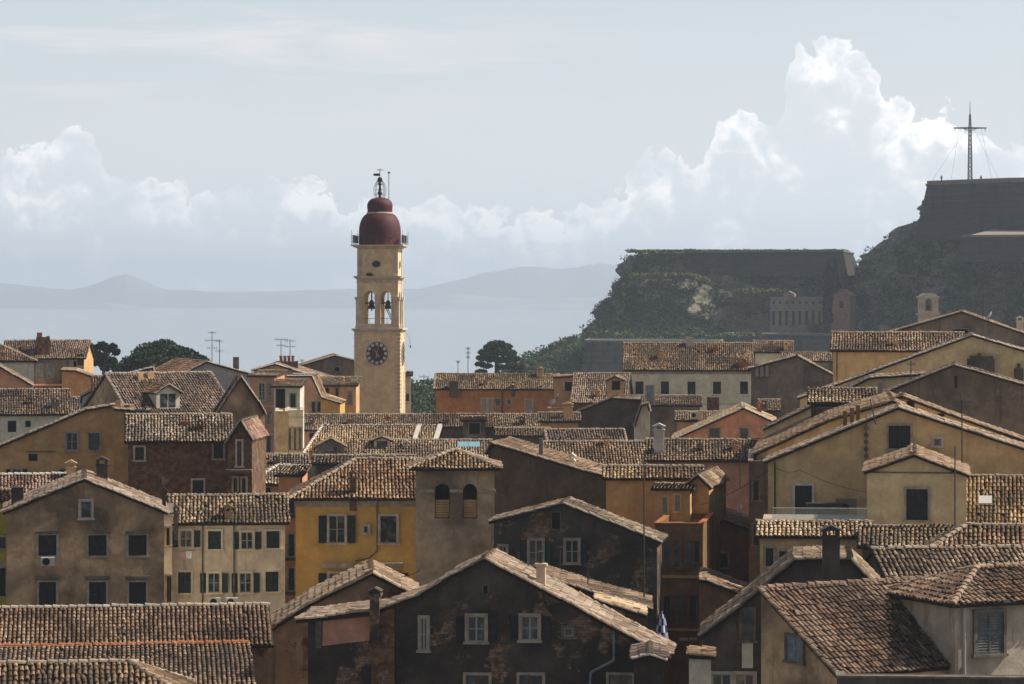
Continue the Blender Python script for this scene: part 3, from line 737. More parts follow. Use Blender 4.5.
# shrubs clinging to the rocks
def shrubs(V, nr, nl, n, kmin, kmax, seed, size=1.5, mname='leaf_bush', thr=.0, lab=None):
    random.seed(seed); mb = MB()
    cnt = 0
    while cnt < n:
        k = int(kmin+(kmax-kmin)*random.random()); i = int(nr*(.48+.54*random.random())) % nr
        p = V[k*nr+i]
        if noise.noise(Vector((p[0]*.035, p[1]*.035, p[2]*.06+seed))) < thr+random.gauss(0, .12): 
            if random.random() < .85: cnt += .2; continue
        cnt += 1
        s = size*(.5+random.random()*1.1)
        leaves(mb, (p[0], p[1]-.3, p[2]+s*.3), (s*1.3, s, s*.8), 26, .42, random.random()*.4, .5+random.random()*.5, .4)
    mb.build('shrubs', MATS[mname], kind='stuff', label=lab, cat='shrubs')
shrubs(*Va, 1500, 1, 70, 1, 1.2, thr=-.02, lab='dark green shrubs clinging to the long flat-topped fortress rock')
shrubs(*Vb, 1900, 12, 80, 5, 1.3, thr=-.02, lab='green shrubs on the steep rock below the tall cross')
shrubs(*Vc, 1300, 0, 36, 9, 1.5, thr=-.4, lab='dense green scrub on the slope left of the long fortress rock')
mg = MB()
for i in range(520):                                               # sunlit grass along the rock's rim and ledges
    u = random.uniform(628, 845); p = P(u, 251.0, 984+random.random()*4); leaves(mg, p, (1.6, 1.5, .35+.5*max(0, noise.noise(Vector((u*.05, 0, 0))))), 12, .4)
for i in range(330):
    u = random.uniform(632, 706); p = P(u, 274.6+2.2*random.random()+max(0, u-690)*.35, 965+random.random()*6); leaves(mg, p, (1.7, 1.3, .7), 16, .45)
for i in range(300):
    u = random.uniform(738, 800); p = P(u, 291+3*noise.noise(Vector((u*.08, 2, 0)))+random.random()*4, 958+random.random()*6); leaves(mg, p, (2, 1.3, .9), 16, .45)
for i in range(220):
    u = random.uniform(812, 845); p = P(u, 322+random.random()*9+(840-u)*.1, 900+random.random()*5); leaves(mg, p, (2, 1.3, .9), 16, .45)
mg.build('grass', MATS['leaf_grass'], kind='stuff', label='bright sunlit grass on the rims and ledges of the fortress rocks', cat='grass')

# masonry of the fortress
def masonry(name, c1, c2, veg=.3, seed=0):
    m = bpy.data.materials.new(name); m.use_nodes = True; g = NT(m.node_tree)
    tc = g.n('ShaderNodeTexCoord').outputs['Object']
    tc = g.n('ShaderNodeVectorMath', {0: tc, 1: (seed, seed*.7, 0)}, operation='ADD').outputs[0]
    sx = g.n('ShaderNodeSeparateXYZ', {0: tc})
    bv = g.n('ShaderNodeCombineXYZ', {0: g.m('ADD', sx.outputs[0], sx.outputs[1]), 1: sx.outputs[2], 2: 0.0}).outputs[0]
    bt = g.n('ShaderNodeTexBrick', {'Vector': bv, 'Color1': (*c1, 1), 'Color2': (*c2, 1), 'Mortar': tuple(x*.6 for x in c1)+(1,), 'Scale': 1.0, 'Mortar Size': .04, 'Brick Width': 1.6, 'Row Height': .7})
    n1 = g.noise(tc, .12, 7, .65, .4); n2 = g.noise(g.n('ShaderNodeVectorMath', {0: tc, 1: (1, 1, .18)}, operation='MULTIPLY').outputs[0], .35, 6, .65)
    c = g.mix(g.m('MULTIPLY', g.step(n2, .5, .7), .65), bt.outputs[0], tuple(x*.35 for x in c1)+(1,))
    c = g.mix(g.m('MULTIPLY', g.step(n1, .52, .60), veg*2, clamp=True), c, (.035, .045, .018, 1))
    bp = g.n('ShaderNodeBump', {'Strength': .6, 'Distance': .3, 'Height': n2})
    b = g.n('ShaderNodeBsdfPrincipled', {'Base Color': c, 'Roughness': .95, 'Normal': bp.outputs[0], 'Specular IOR Level': .1})
    g.n('ShaderNodeOutputMaterial', {0: b.outputs[0]}); MATS[name] = m
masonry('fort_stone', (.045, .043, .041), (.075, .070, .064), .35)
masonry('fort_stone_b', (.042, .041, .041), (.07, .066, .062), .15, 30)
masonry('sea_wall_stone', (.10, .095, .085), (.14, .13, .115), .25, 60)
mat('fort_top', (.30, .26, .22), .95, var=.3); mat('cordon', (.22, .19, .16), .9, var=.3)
def bastion(name, label, plan, vt, vb, batter, m, cat='rampart', top='fort_top', D0=None, parapet=1.0):
    """plan: list of (column, distance) for the wall foot line, closed behind; vt/vb rows at D0"""
    zt = H-(vt-HOR)/F*D0; zb = H-(vb-HOR)/F*D0
    pts = [Vector(((u-512)/F*D, D, 0)) for u, D in plan]; c = sum(pts, Vector())/len(pts)
    r = empty(name, (c.x, c.y, zb), 0, label, cat); base = Vector((c.x, c.y, zb))
    mb = MB(); n = len(pts); hgt = zt-zb
    N = []
    for i in range(n):
        a, b_, d = pts[i-1], pts[i], pts[(i+1) % n]
        e1 = (b_-a).normalized(); e2 = (d-b_).normalized(); nn = (e1+e2); nn = Vector((nn.y, -nn.x, 0)).normalized(); N.append(nn)
    orient = sum(((pts[i]-c).dot(N[i]) for i in range(n)))
    sg = 1 if orient > 0 else -1
    lo = [pts[i]+N[i]*sg*batter+Vector((0, 0, zb))-base for i in range(n)]; hi = [pts[i]+Vector((0, 0, zt))-base for i in range(n)]
    mb.mesh(lo+hi, [(i, (i+1) % n, (i+1) % n+n, i+n) for i in range(n)]); mb.build('wall', MATS[m], r)
    cb = MB(); ho = [pts[i]+N[i]*sg*.5+Vector((0, 0, zt))-base for i in range(n)]; hi2 = [q+Vector((0, 0, parapet)) for q in hi]
    ho2 = [q+Vector((0, 0, .45)) for q in ho]; hm_ = [q+Vector((0, 0, .45)) for q in hi]
    cb.mesh(ho+ho2+hm_+hi2, [(i, (i+1) % n, (i+1) % n+n, i+n) for i in range(n)]+[(n+i, n+(i+1) % n, 2*n+(i+1) % n, 2*n+i) for i in range(n)]+[(2*n+i, 2*n+(i+1) % n, 3*n+(i+1) % n, 3*n+i) for i in range(n)]+[tuple(range(n))])
    cb.build('parapet', MATS['cordon'], r)
    tb = MB(); tb.mesh([q+Vector((0, 0, parapet-.02)) for q in hi], [tuple(range(n))]); tb.build('platform', MATS[top], r)
    return r
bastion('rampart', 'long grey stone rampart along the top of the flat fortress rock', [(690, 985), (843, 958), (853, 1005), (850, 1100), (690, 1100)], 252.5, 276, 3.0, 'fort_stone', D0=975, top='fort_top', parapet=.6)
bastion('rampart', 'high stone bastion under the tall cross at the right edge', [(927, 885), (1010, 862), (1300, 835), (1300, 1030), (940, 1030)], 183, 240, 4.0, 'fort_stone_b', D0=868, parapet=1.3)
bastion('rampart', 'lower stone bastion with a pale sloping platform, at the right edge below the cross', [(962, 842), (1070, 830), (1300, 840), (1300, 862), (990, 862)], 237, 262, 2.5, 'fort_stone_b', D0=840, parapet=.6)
# pale sloping gun platform above the lower bastion
o_ = MB(); o_.slab([P(964, 236.5, 843), P(1075, 236.5, 832), P(1075, 226, 866), P(998, 228, 866)], .5); tag(o_.build('gun_platform', MATS['fort_top']), 'pale paved platform sloping up behind the lower bastion wall', 'platform')
bastion('sea_wall', 'low dark stone wall with a grassy top at the foot of the flat fortress rock', [(586, 838), (718, 800), (722, 860), (590, 880)], 343, 405, 3.0, 'sea_wall_stone', D0=810, cat='wall', top='sea_wall_stone', parapet=.3)
bastion('sea_wall', 'pale low wall in front of the old barracks on the rock', [(724, 895), (858, 866), (862, 900), (724, 915)], 335.5, 400, 1.5, 'sea_wall_stone', D0=875, cat='wall', parapet=.5)
mg = MB()
for i in range(420):
    u = random.uniform(587, 718); leaves(mg, P(u, 342.4, 840-(u-586)*.29+random.random()*8), (1.5, 1.4, .4), 12, .35)
for i in range(90):
    u = random.uniform(720, 760); leaves(mg, P(u, 335, 872+random.random()*8), (1.5, 1.4, .7), 14, .4)
mg.build('grass', MATS['leaf_grass'], kind='stuff', label='strip of bright grass on top of the long low sea wall', cat='grass')

def arch_wall(mb, x0, x1, z0, z1, ops, y0, y1, seg=10, mi=0):
    """a wall with arched openings: ops = (xa, xb, zsill, zspring)"""
    xs = x0
    for (a, b, zs, zp) in ops:
        mb.box(xs, a, y0, y1, z0, z1, mi); r = (b-a)/2; c = (a+b)/2
        if zs > z0: mb.box(a, b, y0, y1, z0, zs, mi)
        for i in range(seg):
            t0, t1 = math.pi*(1-i/seg), math.pi*(1-(i+1)/seg)
            xa, za, xb, zb = c+r*math.cos(t0), zp+r*math.sin(t0), c+r*math.cos(t1), zp+r*math.sin(t1)
            vs = [(xa, y0, za), (xb, y0, zb), (xb, y0, z1), (xa, y0, z1), (xa, y1, za), (xb, y1, zb), (xb, y1, z1), (xa, y1, z1)]
            mb.mesh(vs, [(0, 1, 2, 3), (7, 6, 5, 4), (0, 4, 5, 1), (3, 2, 6, 7)], mi)
        xs = b
    mb.box(xs, x1, y0, y1, z0, z1, mi)

wallmat('barrack_stone', (.19, .165, .135), .5, seed=3); wallmat('barrack_pink', (.26, .13, .10), .35, seed=4)
b_ = House('barracks', 'long pale stone barracks with a row of narrow windows on the fortress rock', 'building', 770, 824, 905, -12)
b_.flat(297, 14, 'barrack_stone', parapet=.6, top='cordon')
for i in range(8): b_.win(773.5+6.6*i, 311, 325, 2.6, 'hole_shade', trim='cordon')
for i in range(8): b_.win(773.5+6.6*i, 301, 304, 2.2, 'hole_shade', trim='cordon')
b_.band(307.5, 309, 'cordon')
pm = MB(); xa, za = b_.L(783, 297); xb, _ = b_.L(794, 297); pm.prism([(xa, za+.1), (xa, za+.9), ((xa+xb)/2, za+1.8), (xb, za+.9), (xb, za+.1)], .1, 3); pm.build('pediment', MATS['barrack_stone'], b_.root)
h_ = House('chapel', 'small pink gabled house beside the cypresses on the fortress rock', 'building', 831, 850, 893, -10)
h_.gable([(831, 296), (841, 289.5), (850, 295)], 10, 'barrack_pink', os=.3, tile='tile_red')
h_.win(841.5, 301, 308, 4, 'hole_shade')
def cypress(u, vt, vb, D, wpx):
    base = P(u, vb, D); k = D/F; h = (vb-vt)*k
    cl = []
    for i in range(26):
        t = i/25; rr = wpx*k/2*(math.sin(min(1, (1-t)*1.25+.06)*math.pi*.5))*(.55 if t > .9 else 1)
        cl.append(((base.x+random.gauss(0, .2), base.y+random.gauss(0, .2), base.z+h*(.05+.92*t)), (rr, rr, h*.05)))
    tree('cypress', 'left dark cypress, just right of the old barracks' if vt > 260 else 'dark cypress rising behind the small pink gabled house', 'tree', base, cl, [base, base+Vector((0, 0, h*.5))], .35, 'leaf_cypress', .5, 170, 'cypresses beside the chapel')
cypress(828, 261, 324, 884, 9); cypress(835.5, 259.5, 318, 898, 10)

# bell gable in front of the right rock
r_ = empty('bell_gable', P(928, 330, 480), 0, 'small pale stone bell gable with one arch, in front of the rock at right', 'bell tower'); k = 480/F
wallmat('bell_stone', (.42, .35, .27), .3, seed=8)
mb = MB(); arch_wall(mb, -9.5*k, 9.5*k, -3, 32*k, [(-3.6*k, 3.6*k, 19*k, 28*k)], -.9, .9); mb.build('wall', MATS['bell_stone'], r_)
mb = MB(); mb.box(-11*k, 11*k, -1.1, 1.1, 32*k+.003, 34*k); mb.box(-11.3*k, 11.3*k, -1.15, 1.15, 15*k, 16.6*k); mb.prism([(-9*k, 34*k), (-5*k, 37*k), (5*k, 37*k), (9*k, 34*k)], -.8, .8); mb.build('cornice', MATS['trim_pale'], r_)
mb = MB(); mb.lathe([(.42, 0), (.38, .15), (.28, .4), (.2, .62), (.05, .7)], 12, (0, 0, 20.5*k)); mb.tube((0, 0, 20.5*k+.6), (0, 0, 31*k), .04); mb.build('bell', MATS['metal_dark'], r_)
h_ = House('town_house', 'small pink walled stub under the pale stone bell gable', 'building', 916, 945, 478, 0); h_.flat(324.5, 6, 'barrack_pink', parapet=.2)

# the lattice cross with stays
cb = P(970, 182.5, 930); k = 930/F; r_ = empty('lattice_cross', cb, 0, 'very tall iron lattice cross with guy wires on the fortress summit', 'cross')
mat('iron', (.055, .038, .035), .7)
mb = MB(); W0, W1, Hm = 1.6*k*1.6, .9*k, 52*k
def lat(mb, z0, z1, w0, w1, nseg, r):
    for i in range(nseg):
        ta, tb = i/nseg, (i+1)/nseg; wa, wb = w0+(w1-w0)*ta, w0+(w1-w0)*tb; za, zb = z0+(z1-z0)*ta, z0+(z1-z0)*tb
        ca = [(-wa, -wa, za), (wa, -wa, za), (wa, wa, za), (-wa, wa, za)]; cb_ = [(-wb, -wb, zb), (wb, -wb, zb), (wb, wb, zb), (-wb, wb, zb)]
        for j in range(4):
            mb.tube(ca[j], cb_[j], r, n=4); mb.tube(ca[j], cb_[(j+1) % 4], r*.7, n=4); mb.tube(ca[(j+1) % 4], cb_[j], r*.7, n=4); mb.tube(cb_[j], cb_[(j+1) % 4], r*.7, n=4)
lat(mb, 0, 53*k, 2.0*k, 1.2*k, 12, .13); lat(mb, 53*k, 68*k, 1.2*k, .6*k, 4, .13); mb.tube((0, 0, 68*k), (0, 0, 81*k), .14, .07)
mb.build('mast', MATS['iron'], r_)
mb = MB()
for s_ in (-1, 1):
    mb.tube((0, 0, 54.5*k), (s_*16.5*k, 0, 54.5*k), .3, .2, 6); mb.tube((0, 0, 51.5*k), (s_*7*k, 0, 54*k), .18, .14, 4)
mb.build('crossarm', MATS['iron'], r_)
mb = MB()
for s_ in (-1, 1):
    mb.tube((s_*15*k, 0, 54*k), (s_*15*k, 0, 51.5*k), .1); 
    mb.tube((s_*4*k, 0, 53*k), (s_*34*k, 8, 1), .035, n=4); mb.tube((s_*11*k, 0, 54*k), (s_*20*k, -3, 1), .035, n=4)
mb.build('guy_wire', MATS['iron'], r_)
for (u, l_) in ((941.5, 'person standing at the left corner of the high bastion'), (981, 'person standing near the foot of the tall cross')):
    b0 = P(u, 181.5, 880); r_ = MB()
    r_.lathe([(.12, 0), (.17, .1), (.16, .8), (.22, .95), (.25, 1.35), (.2, 1.5), (.07, 1.55), (.1, 1.62), (.12, 1.72), (.06, 1.85)], 10)
    r_.tube((-.25, 0, 1.42), (-.3, 0, .85), .06, .045); r_.tube((.25, 0, 1.42), (.32, -.05, .9), .06, .045)
    o = r_.build('person', mat('dark_clothes', (.03, .03, .04))); o.location = b0; tag(o, l_, 'person')

# ------------------------------------------------------------------ trees above the roofs
def blob_tree(name, label, u0, u1, vt, vb, D, n, leafm, size, base_v, spread=.5, seed=1, clumpr=(.13, .2), flat=.6, minr=.15, trunk_r=.35, per=300, shape='dome'):
    random.seed(seed); k = D/F; c = P((u0+u1)/2, (vt+vb)/2, D); W = (u1-u0)/2*k; Hh = (vb-vt)/2*k; cl = []
    for i in range(n):
        a = random.random()*2*math.pi; q = math.sqrt(random.random()); rr = random.uniform(*clumpr)*2*min(W, Hh*2.0)
        x, y = q*math.cos(a), q*math.sin(a)
        ztop = (1-q*q)**.5 if shape == 'dome' else 1
        z = (random.uniform(-.6, 1) if shape != 'dome' else (-.8+1.8*ztop*random.uniform(.55, 1)))
        cl.append((c+Vector((x*(W-rr*.8), y*W*.9, z*(Hh-rr*flat*.6))), (rr, rr, rr*flat)))
    base = P((u0+u1)/2, base_v, D)
    return tree(name, label, 'tree', base, cl, [base, base.lerp(c, .6)+Vector((.2, 0, 0)), c], trunk_r, leafm, size, per)
blob_tree('umbrella_pine', 'broad dark umbrella pine, a wide dome above the blue-grey parapet', 118, 210, 341.5, 378, 450, 64, 'leaf_pine', .26, 420, seed=3, per=330, flat=.65)
# open-branched tree with separate clumps, left of the umbrella pine
kk = 445/F; base = P(104, 420, 445)
cl = [(P(u, v, 445+random.uniform(-2, 2)), (r*kk, r*kk, r*kk*.8)) for u, v, r in ((93, 349, 5), (97, 354, 4.5), (102, 346, 5.5), (108, 349, 5), (113, 347, 4), (116, 352, 4), (100, 361, 6), (106, 366, 7), (112, 362, 6), (117, 368, 6), (95, 363, 3), (90, 346.5, 3.5), (122, 368, 5), (104, 356, 4))]
tree('pine_tree', 'open-branched dark tree with rounded clumps left of the umbrella pine', 'tree', base, cl, [base, P(104, 372, 445), P(105, 358, 445)], .35, 'leaf_pine', .24, 420)
kk = 640/F; base = P(497, 410, 640)
cl = [(P(u, v, 640+random.uniform(-3, 3)), (rx*kk, rx*kk, rz*kk)) for u, v, rx, rz in ((497, 344, 9, 3.5), (491, 347, 8, 3.5), (505, 347, 8, 3.5), (486, 352, 8, 3), (497, 352, 10, 3.5), (509, 353, 8, 3.2), (482, 358, 6, 2.5), (492, 359, 9, 3), (504, 360, 9, 3), (514, 359, 6, 3), (480, 364, 5, 2), (513, 366, 8, 3), (487, 366, 6, 2), (501, 367, 6, 2), (520, 368, 5, 3), (481, 372, 6, 2.4), (516, 373, 9, 3))]
tree('pine_tree', 'solitary layered pine on the skyline above the long orange house', 'tree', base, cl, [base, P(497, 375, 640), P(497, 356, 640), P(497, 346, 640)], .6, 'leaf_pine', .33, 420)
# wooded shore behind the bell tower
wm = MB()
for i in range(260):
    u = random.uniform(396, 452); v = random.uniform(386, 425)+(3*noise.noise(Vector((u*.12, 0, 0)))); leaves(wm, P(u, v, 600+(425-v)*1.2+random.random()*6), (2.4, 2.4, 1.7), 60, .36, random.random()*.4, .5+random.random()*.5, .3)
wm.build('wood', MATS['leaf_bush'], kind='stuff', label='low green wood seen just right of the bell tower foot', cat='wood')
pb = MB(); pb.mesh([P(380, 430, 590), P(620, 430, 590), P(620, 388, 700), P(380, 388, 700)], [(0, 1, 2, 3)]); pb.build('hill', MATS['cliff_green'], kind='structure')

# ------------------------------------------------------------------ the bell tower
DT = 360.0; kT = DT/F
def zv(v): return H-(v-HOR)*kT-GROUND
wallmat('tower_plaster', (.52, .405, .27), .12, seed=11, streak=.3, dark=(.20, .14, .09))
wallmat('tower_stone', (.42, .36, .30), .35, seed=12, dark=(.12, .10, .085))
mat('dome_red', (.075, .004, .010), .7, var=.25); mat('clock_black', (.012, .012, .014), .5); mat('clock_gold', (.45, .30, .12), .5); mat('clock_white', (.75, .73, .70), .6)
T = empty('bell_tower', ((377.2-512)*kT+.2, DT+2.8, GROUND), R(-4.2), 'tall yellow bell tower with a dark red dome and a round clock', 'bell tower')
hw = 24.6*kT; T.scale = (.93, .93, 1)
mb = MB(); mb.box(-hw, hw, -hw, hw, 0, zv(332)); mb.build('shaft', MATS['tower_plaster'], T)
for rz in range(4):                                               # quoins on each face
    mb = MB(); M_ = Matrix.Rotation(rz*math.pi/2, 3, 'Z')
    def bx(x0, x1, y0, y1, z0, z1):
        t_ = MB(); t_.box(x0, x1, y0, y1, z0, z1); mb.mesh([M_ @ Vector(q) for q in t_.v], t_.f)
    z = 3.0; i = 0
    while z < zv(334):
        l_ = .62 if i % 2 else .42
        bx(-hw-.07, -hw+l_, -hw-.07, -hw-.002, z, z+.26); bx(hw-l_, hw+.068, -hw-.072, -hw-.004, z, z+.26); z += .46; i += 1
    mb.build('quoins', MATS['tower_stone'], T)
mb = MB()
for rz in (0, 1, 2, 3):
    M_ = Matrix.Rotation(rz*math.pi/2, 3, 'Z')
    t_ = MB(); t_.box(-10.2*kT, -9.4*kT, -hw-.035, -hw-.001, 3, zv(372)); t_.box(9.4*kT, 10.2*kT, -hw-.035, -hw-.001, 3, zv(372)); t_.box(-hw+.1, hw-.1, -hw-.03, -hw-.001, zv(334), zv(333))
    mb.mesh([M_ @ Vector(q) for q in t_.v], t_.f)
mb.build('moulding', MATS['tower_plaster'], T)
def cornice(zc, hw_, outs, m='tower_stone', name='cornice'):
    mb = MB(); z = zc
    for o_, h__ in outs: mb.box(-hw_-o_, hw_+o_, -hw_-o_, hw_+o_, z, z+h__-.004); z += h__
    return mb.build(name, MATS[m], T), z
cornice(zv(332), hw, [(.08, .12), (.22, .10), (.36, .14), (.28, .06)])
# belfry: four walls, each with two arches
hb = 22.2*kT; z0, z1 = zv(328), zv(283)
mb = MB()
ops = [(-14.8*kT, -2.9*kT, zv(324), zv(297)), (2.9*kT, 14.8*kT, zv(324), zv(297))]
mat('belfry_dark', (.30, .24, .18), .9, var=.3)
for rz in range(4):
    M_ = Matrix.Rotation(rz*math.pi/2, 3, 'Z'); t_ = MB()
    e = .9 if rz % 2 else 0.0
    arch_wall(t_, -hb+e+(.002 if rz % 2 else 0), hb-e-(.002 if rz % 2 else 0), z0, z1, ops, -hb, -hb+.9, 12)
    mb.mesh([M_ @ Vector(q) for q in t_.v], t_.f)
mb.build('belfry', MATS['tower_plaster'], T)
mb = MB()
for rz in range(4):
    M_ = Matrix.Rotation(rz*math.pi/2, 3, 'Z'); t_ = MB()
    for (a, b) in ((-hb-.12, -15.6*kT), (-2.3*kT, 2.3*kT), (15.6*kT, hb+.11)):
        t_.box(a, b, -hb-.13-.003*rz, -hb-.003, z0, zv(300))
        t_.box(a-.08, b+.08, -hb-.24-.003*rz, -hb-.004, zv(300), zv(298)); t_.box(a-.14, b+.14, -hb-.28-.003*rz, -hb-.004, zv(298)+.003, zv(297))
        t_.box(a-.06, b+.06, -hb-.2-.003*rz, -hb-.004, z0+.002, zv(326))
    mb.mesh([M_ @ Vector(q) for q in t_.v], t_.f)
mb.build('pilaster', MATS['tower_stone'], T)
mb = MB(); mb.box(-hb+.9, hb-.9, -hb+.9, hb-.9, z1-.5, z1-.1); mb.box(-hb+.9, hb-.9, -hb+.9, hb-.9, z0, z0+.2); mb.build('belfry_floor', MATS['belfry_dark'], T)
cornice(zv(283), hb, [(.05, .22), (.02, .25), (.16, .12), (.36, .16), (.42, .10)])
for (bx_, by_, sc) in ((-8.6*kT, -.6, 1.0), (8.6*kT, .3, .9), (-1.2, 1.4, .8)):
    mb = MB(); mb.lathe([(.55*sc, 0), (.5*sc, .12), (.36*sc, .5), (.3*sc, .85), (.2*sc, 1.02), (.05, 1.08)], 14, (bx_, by_, zv(309))); mb.tube((bx_, by_, zv(309)+1), (bx_, by_, z1-.3), .06); mb.tube((bx_, by_, zv(309)-.25), (bx_, by_, zv(309)+.4), .06)
    mb.build('bell', MATS['metal_dark'], T)
mb = MB()
for y in (-.6, 1.2): mb.tube((-hb+.8, y, zv(303)), (hb-.8, y, zv(303)), .09, n=5); mb.tube((2.2*kT, y, zv(299)), (14.6*kT, y, zv(323)), .06, n=4)
for x in (-13*kT, -9*kT, 6.5*kT, 10*kT): mb.tube((x, -hb+.4, z0), (x, -hb+.4, zv(318.5)), .025, n=4)
mb.tube((-16*kT, -hb+.4, zv(318.5)), (15*kT, -hb+.4, zv(318.5)), .035, n=4)
mb.build('bell_frame', MATS['metal_dark'], T)
# small upper stage with an oval eye
hu = 21.4*kT; z0, z1 = zv(276.5), zv(249)
mb = MB(); mb.box(-hu, hu, -hu, hu, z0, z1); mb.build('upper_stage', MATS['tower_plaster'], T)
for rz in range(4):
    mb = MB(); M_ = Matrix.Rotation(rz*math.pi/2, 3, 'Z'); t_ = MB()
    for s_ in (-1, 1): t_.box(min(s_*hu, s_*(hu-.55))-(.07 if s_ < 0 else 0), max(s_*hu, s_*(hu-.55))+(.068 if s_ > 0 else 0), -hu-.07-.002*rz, -hu-.002, z0+.002, z1-.002)
    mb.mesh([M_ @ Vector(q) for q in t_.v], t_.f)
    mb.build('corner_strips', MATS['tower_stone'], T)
def disc(rx, rz, y0, y1, c, m, name, n=28, parent=T, rin=0.0, rot=0):
    mb = MB(); vs = []
    for y in (y0, y1): vs += [(c[0]+rx*math.cos(2*math.pi*i/n), y, c[1]+rz*math.sin(2*math.pi*i/n)) for i in range(n)]
    mb.mesh(vs, [tuple(range(n)), tuple(range(2*n-1, n-1, -1))]+[(i, (i+1) % n, (i+1) % n+n, i+n) for i in range(n)])
    if rot:
        M_ = Matrix.Rotation(rot*math.pi/2, 3, 'Z'); mb.v = [tuple(M_ @ Vector(q)) for q in mb.v]
    return mb.build(name, MATS[m], parent)
for rot in (0, 1):
    ring = disc(5.6*kT, 4.4*kT, -hu-.09, -hu-.002, (-1.2*kT, zv(264)), 'tower_stone', 'oval_window', rot=rot); disc(4.5*kT, 3.3*kT, -hu-.115, -hu-.05, (-1.2*kT, zv(264)), 'clock_black', 'opening', parent=ring, rot=rot)  # black disc paints the shade inside the oval window
mb = MB(); leaves(mb, (-8.5*kT, -hu-.3, zv(274.6)), (.42, .25, .2), 120, .1, 0, .6, .1); leaves(mb, (-6.8*kT, -hu-.3, zv(275)), (.3, .2, .12), 60, .1, 0, .6, .1); mb.build('weeds', MATS['leaf_bush'], T)
_, zc = cornice(z1, hu, [(.04, .1), (.25, .12), (.55, .14), (.82, .16)])
# clock faces on front and right sides
for rot in (0, 1):
    cz = zv(353.5); cx = -.2*kT
    ring = disc(12.6*kT, 12.6*kT, -hw-.12, -hw-.002, (cx, cz), 'tower_stone', 'clock_ring', 40, rot=rot)
    fc = disc(11.6*kT, 11.6*kT, -hw-.15, -hw-.05, (cx, cz), 'clock_black', 'clock_face', 40, rot=rot)
    M_ = Matrix.Rotation(rot*math.pi/2, 3, 'Z'); rom = ['XII', 'I', 'II', 'III', 'IIII', 'V', 'VI', 'VII', 'VIII', 'IX', 'X', 'XI']
    for i in range(12):
        mb = MB(); a = math.pi/6*i; r0, r1 = 7.9*kT, 10.9*kT; w2 = 1.75*kT; q = []
        for (rr, ww) in ((r0, -w2*.72), (r1, -w2), (r1, w2), (r0, w2*.72)):
            q.append((cx+rr*math.sin(a)+ww*math.cos(a), cz+rr*math.cos(a)-ww*math.sin(a)))
        vs = [(x, -hw-.165, z) for x, z in q]+[(x, -hw-.15, z) for x, z in q]; mb.mesh([M_ @ Vector(p) for p in vs], [(0, 1, 2, 3), (0, 4, 5, 1), (1, 5, 6, 2), (2, 6, 7, 3), (3, 7, 4, 0)])
        s_ = rom[i]; wd = .13 if len(s_) < 4 else .10; tot = len(s_)*wd
        for j, ch in enumerate(s_):
            off = -tot/2+wd*(j+.5)
            segs = {'I': [((0, -1), (0, 1))], 'V': [((-.45, 1), (0, -1)), ((0, -1), (.45, 1))], 'X': [((-.45, -1), (.45, 1)), ((-.45, 1), (.45, -1))]}[ch]
            for (p, q_) in segs:
                pp = []
                for (lx, lz) in (p, q_):
                    X_ = off+lx*wd; rr = 9.4*kT+lz*.14; pp.append(M_ @ Vector((cx+rr*math.sin(a)+X_*math.cos(a), -hw-.172, cz+rr*math.cos(a)-X_*math.sin(a))))
                mb.tube(pp[0], pp[1], .018, n=4, mi=1)
        mb.build('numeral', [MATS['clock_white'], MATS['clock_black']], fc)
    mb = MB()
    for (ang, L_, wd) in ((-35, 5.2, .11), (12, 8.2, .07)):
        a = R(ang); d = Vector((math.sin(a), 0, math.cos(a))); n_ = Vector((d.z, 0, -d.x)); c0 = Vector((cx, -hw-.19, cz))
        q = [c0-d*.5+n_*wd, c0-d*.5-n_*wd, c0+d*L_*kT-n_*wd*.3, c0+d*L_*kT+n_*wd*.3]; mb.mesh([M_ @ p for p in q], [(0, 1, 2, 3)])
    mb.build('clock_hand', MATS['clock_gold'], fc)
    disc(4.2*kT, 4.2*kT, -hw-.157, -hw-.15, (cx, cz), 'dome_red', 'clock_centre', parent=fc, rot=rot)
# balcony rail with boxes
mb = MB(); e = hu+.75
for rz in range(4):
    M_ = Matrix.Rotation(rz*math.pi/2, 3, 'Z')
    for i in range(9):
        x = -e+2*e*i/8; mb.tube(M_ @ Vector((x, -e, zc)), M_ @ Vector((x, -e, zc+1.15+(.6 if i in (0, 8) else 0))), .028, n=4)
    for zz in (.4, .8, 1.15): mb.tube(M_ @ Vector((-e, -e, zc+zz)), M_ @ Vector((e, -e, zc+zz)), .022, n=4)
mb.build('railing', MATS['metal_dark'], T)
for (x, y) in ((-e+.15, -1.2), (e-.15, -1.2), (-e+.15, 1.4), (e-.15, 1.2)):
    mb = MB(); mb.box(x-.16, x+.16, y-.35, y+.35, zc+.25, zc+1.15); mb.build('floodlight', MATS['metal'], T)
# dome and lantern cap
mb = MB(); DR = 22.9*kT; prof = []
zb_ = zv(246.5); zt_ = zv(212)
for i in range(19):
    t = i/18; zz = zb_+(zt_-zb_)*t
    if t < .42: r = DR*(1-.012*t)
    else: r = 10.4*kT+(DR*.995-10.4*kT)*math.sqrt(max(0, 1-((t-.42)/.58)**2.15))
    prof.append((r, zz))
prof = [(DR, zc-.02)]+prof
mb.lathe(prof, 32); mb.build('dome', MATS['dome_red'], T, smooth=True)
mb = MB(); mb.lathe([(14.4*kT, zv(213.5)), (14.6*kT, zv(212.3)), (14.1*kT, zv(211.5))], 28); mb.build('dome_band', MATS['tower_stone'], T)
mb = MB(); prof = [(13.7*kT, zv(212))]
for i in range(12):
    t = i/11; prof.append((13.5*kT*math.sqrt(max(.0, 1-(max(0, t-.2)/.8)**2.4))+1.6*kT*(t), zv(210)+(zv(196.5)-zv(210))*t))
mb.lathe(prof, 28); mb.build('lantern_cap', MATS['dome_red'], T, smooth=True)
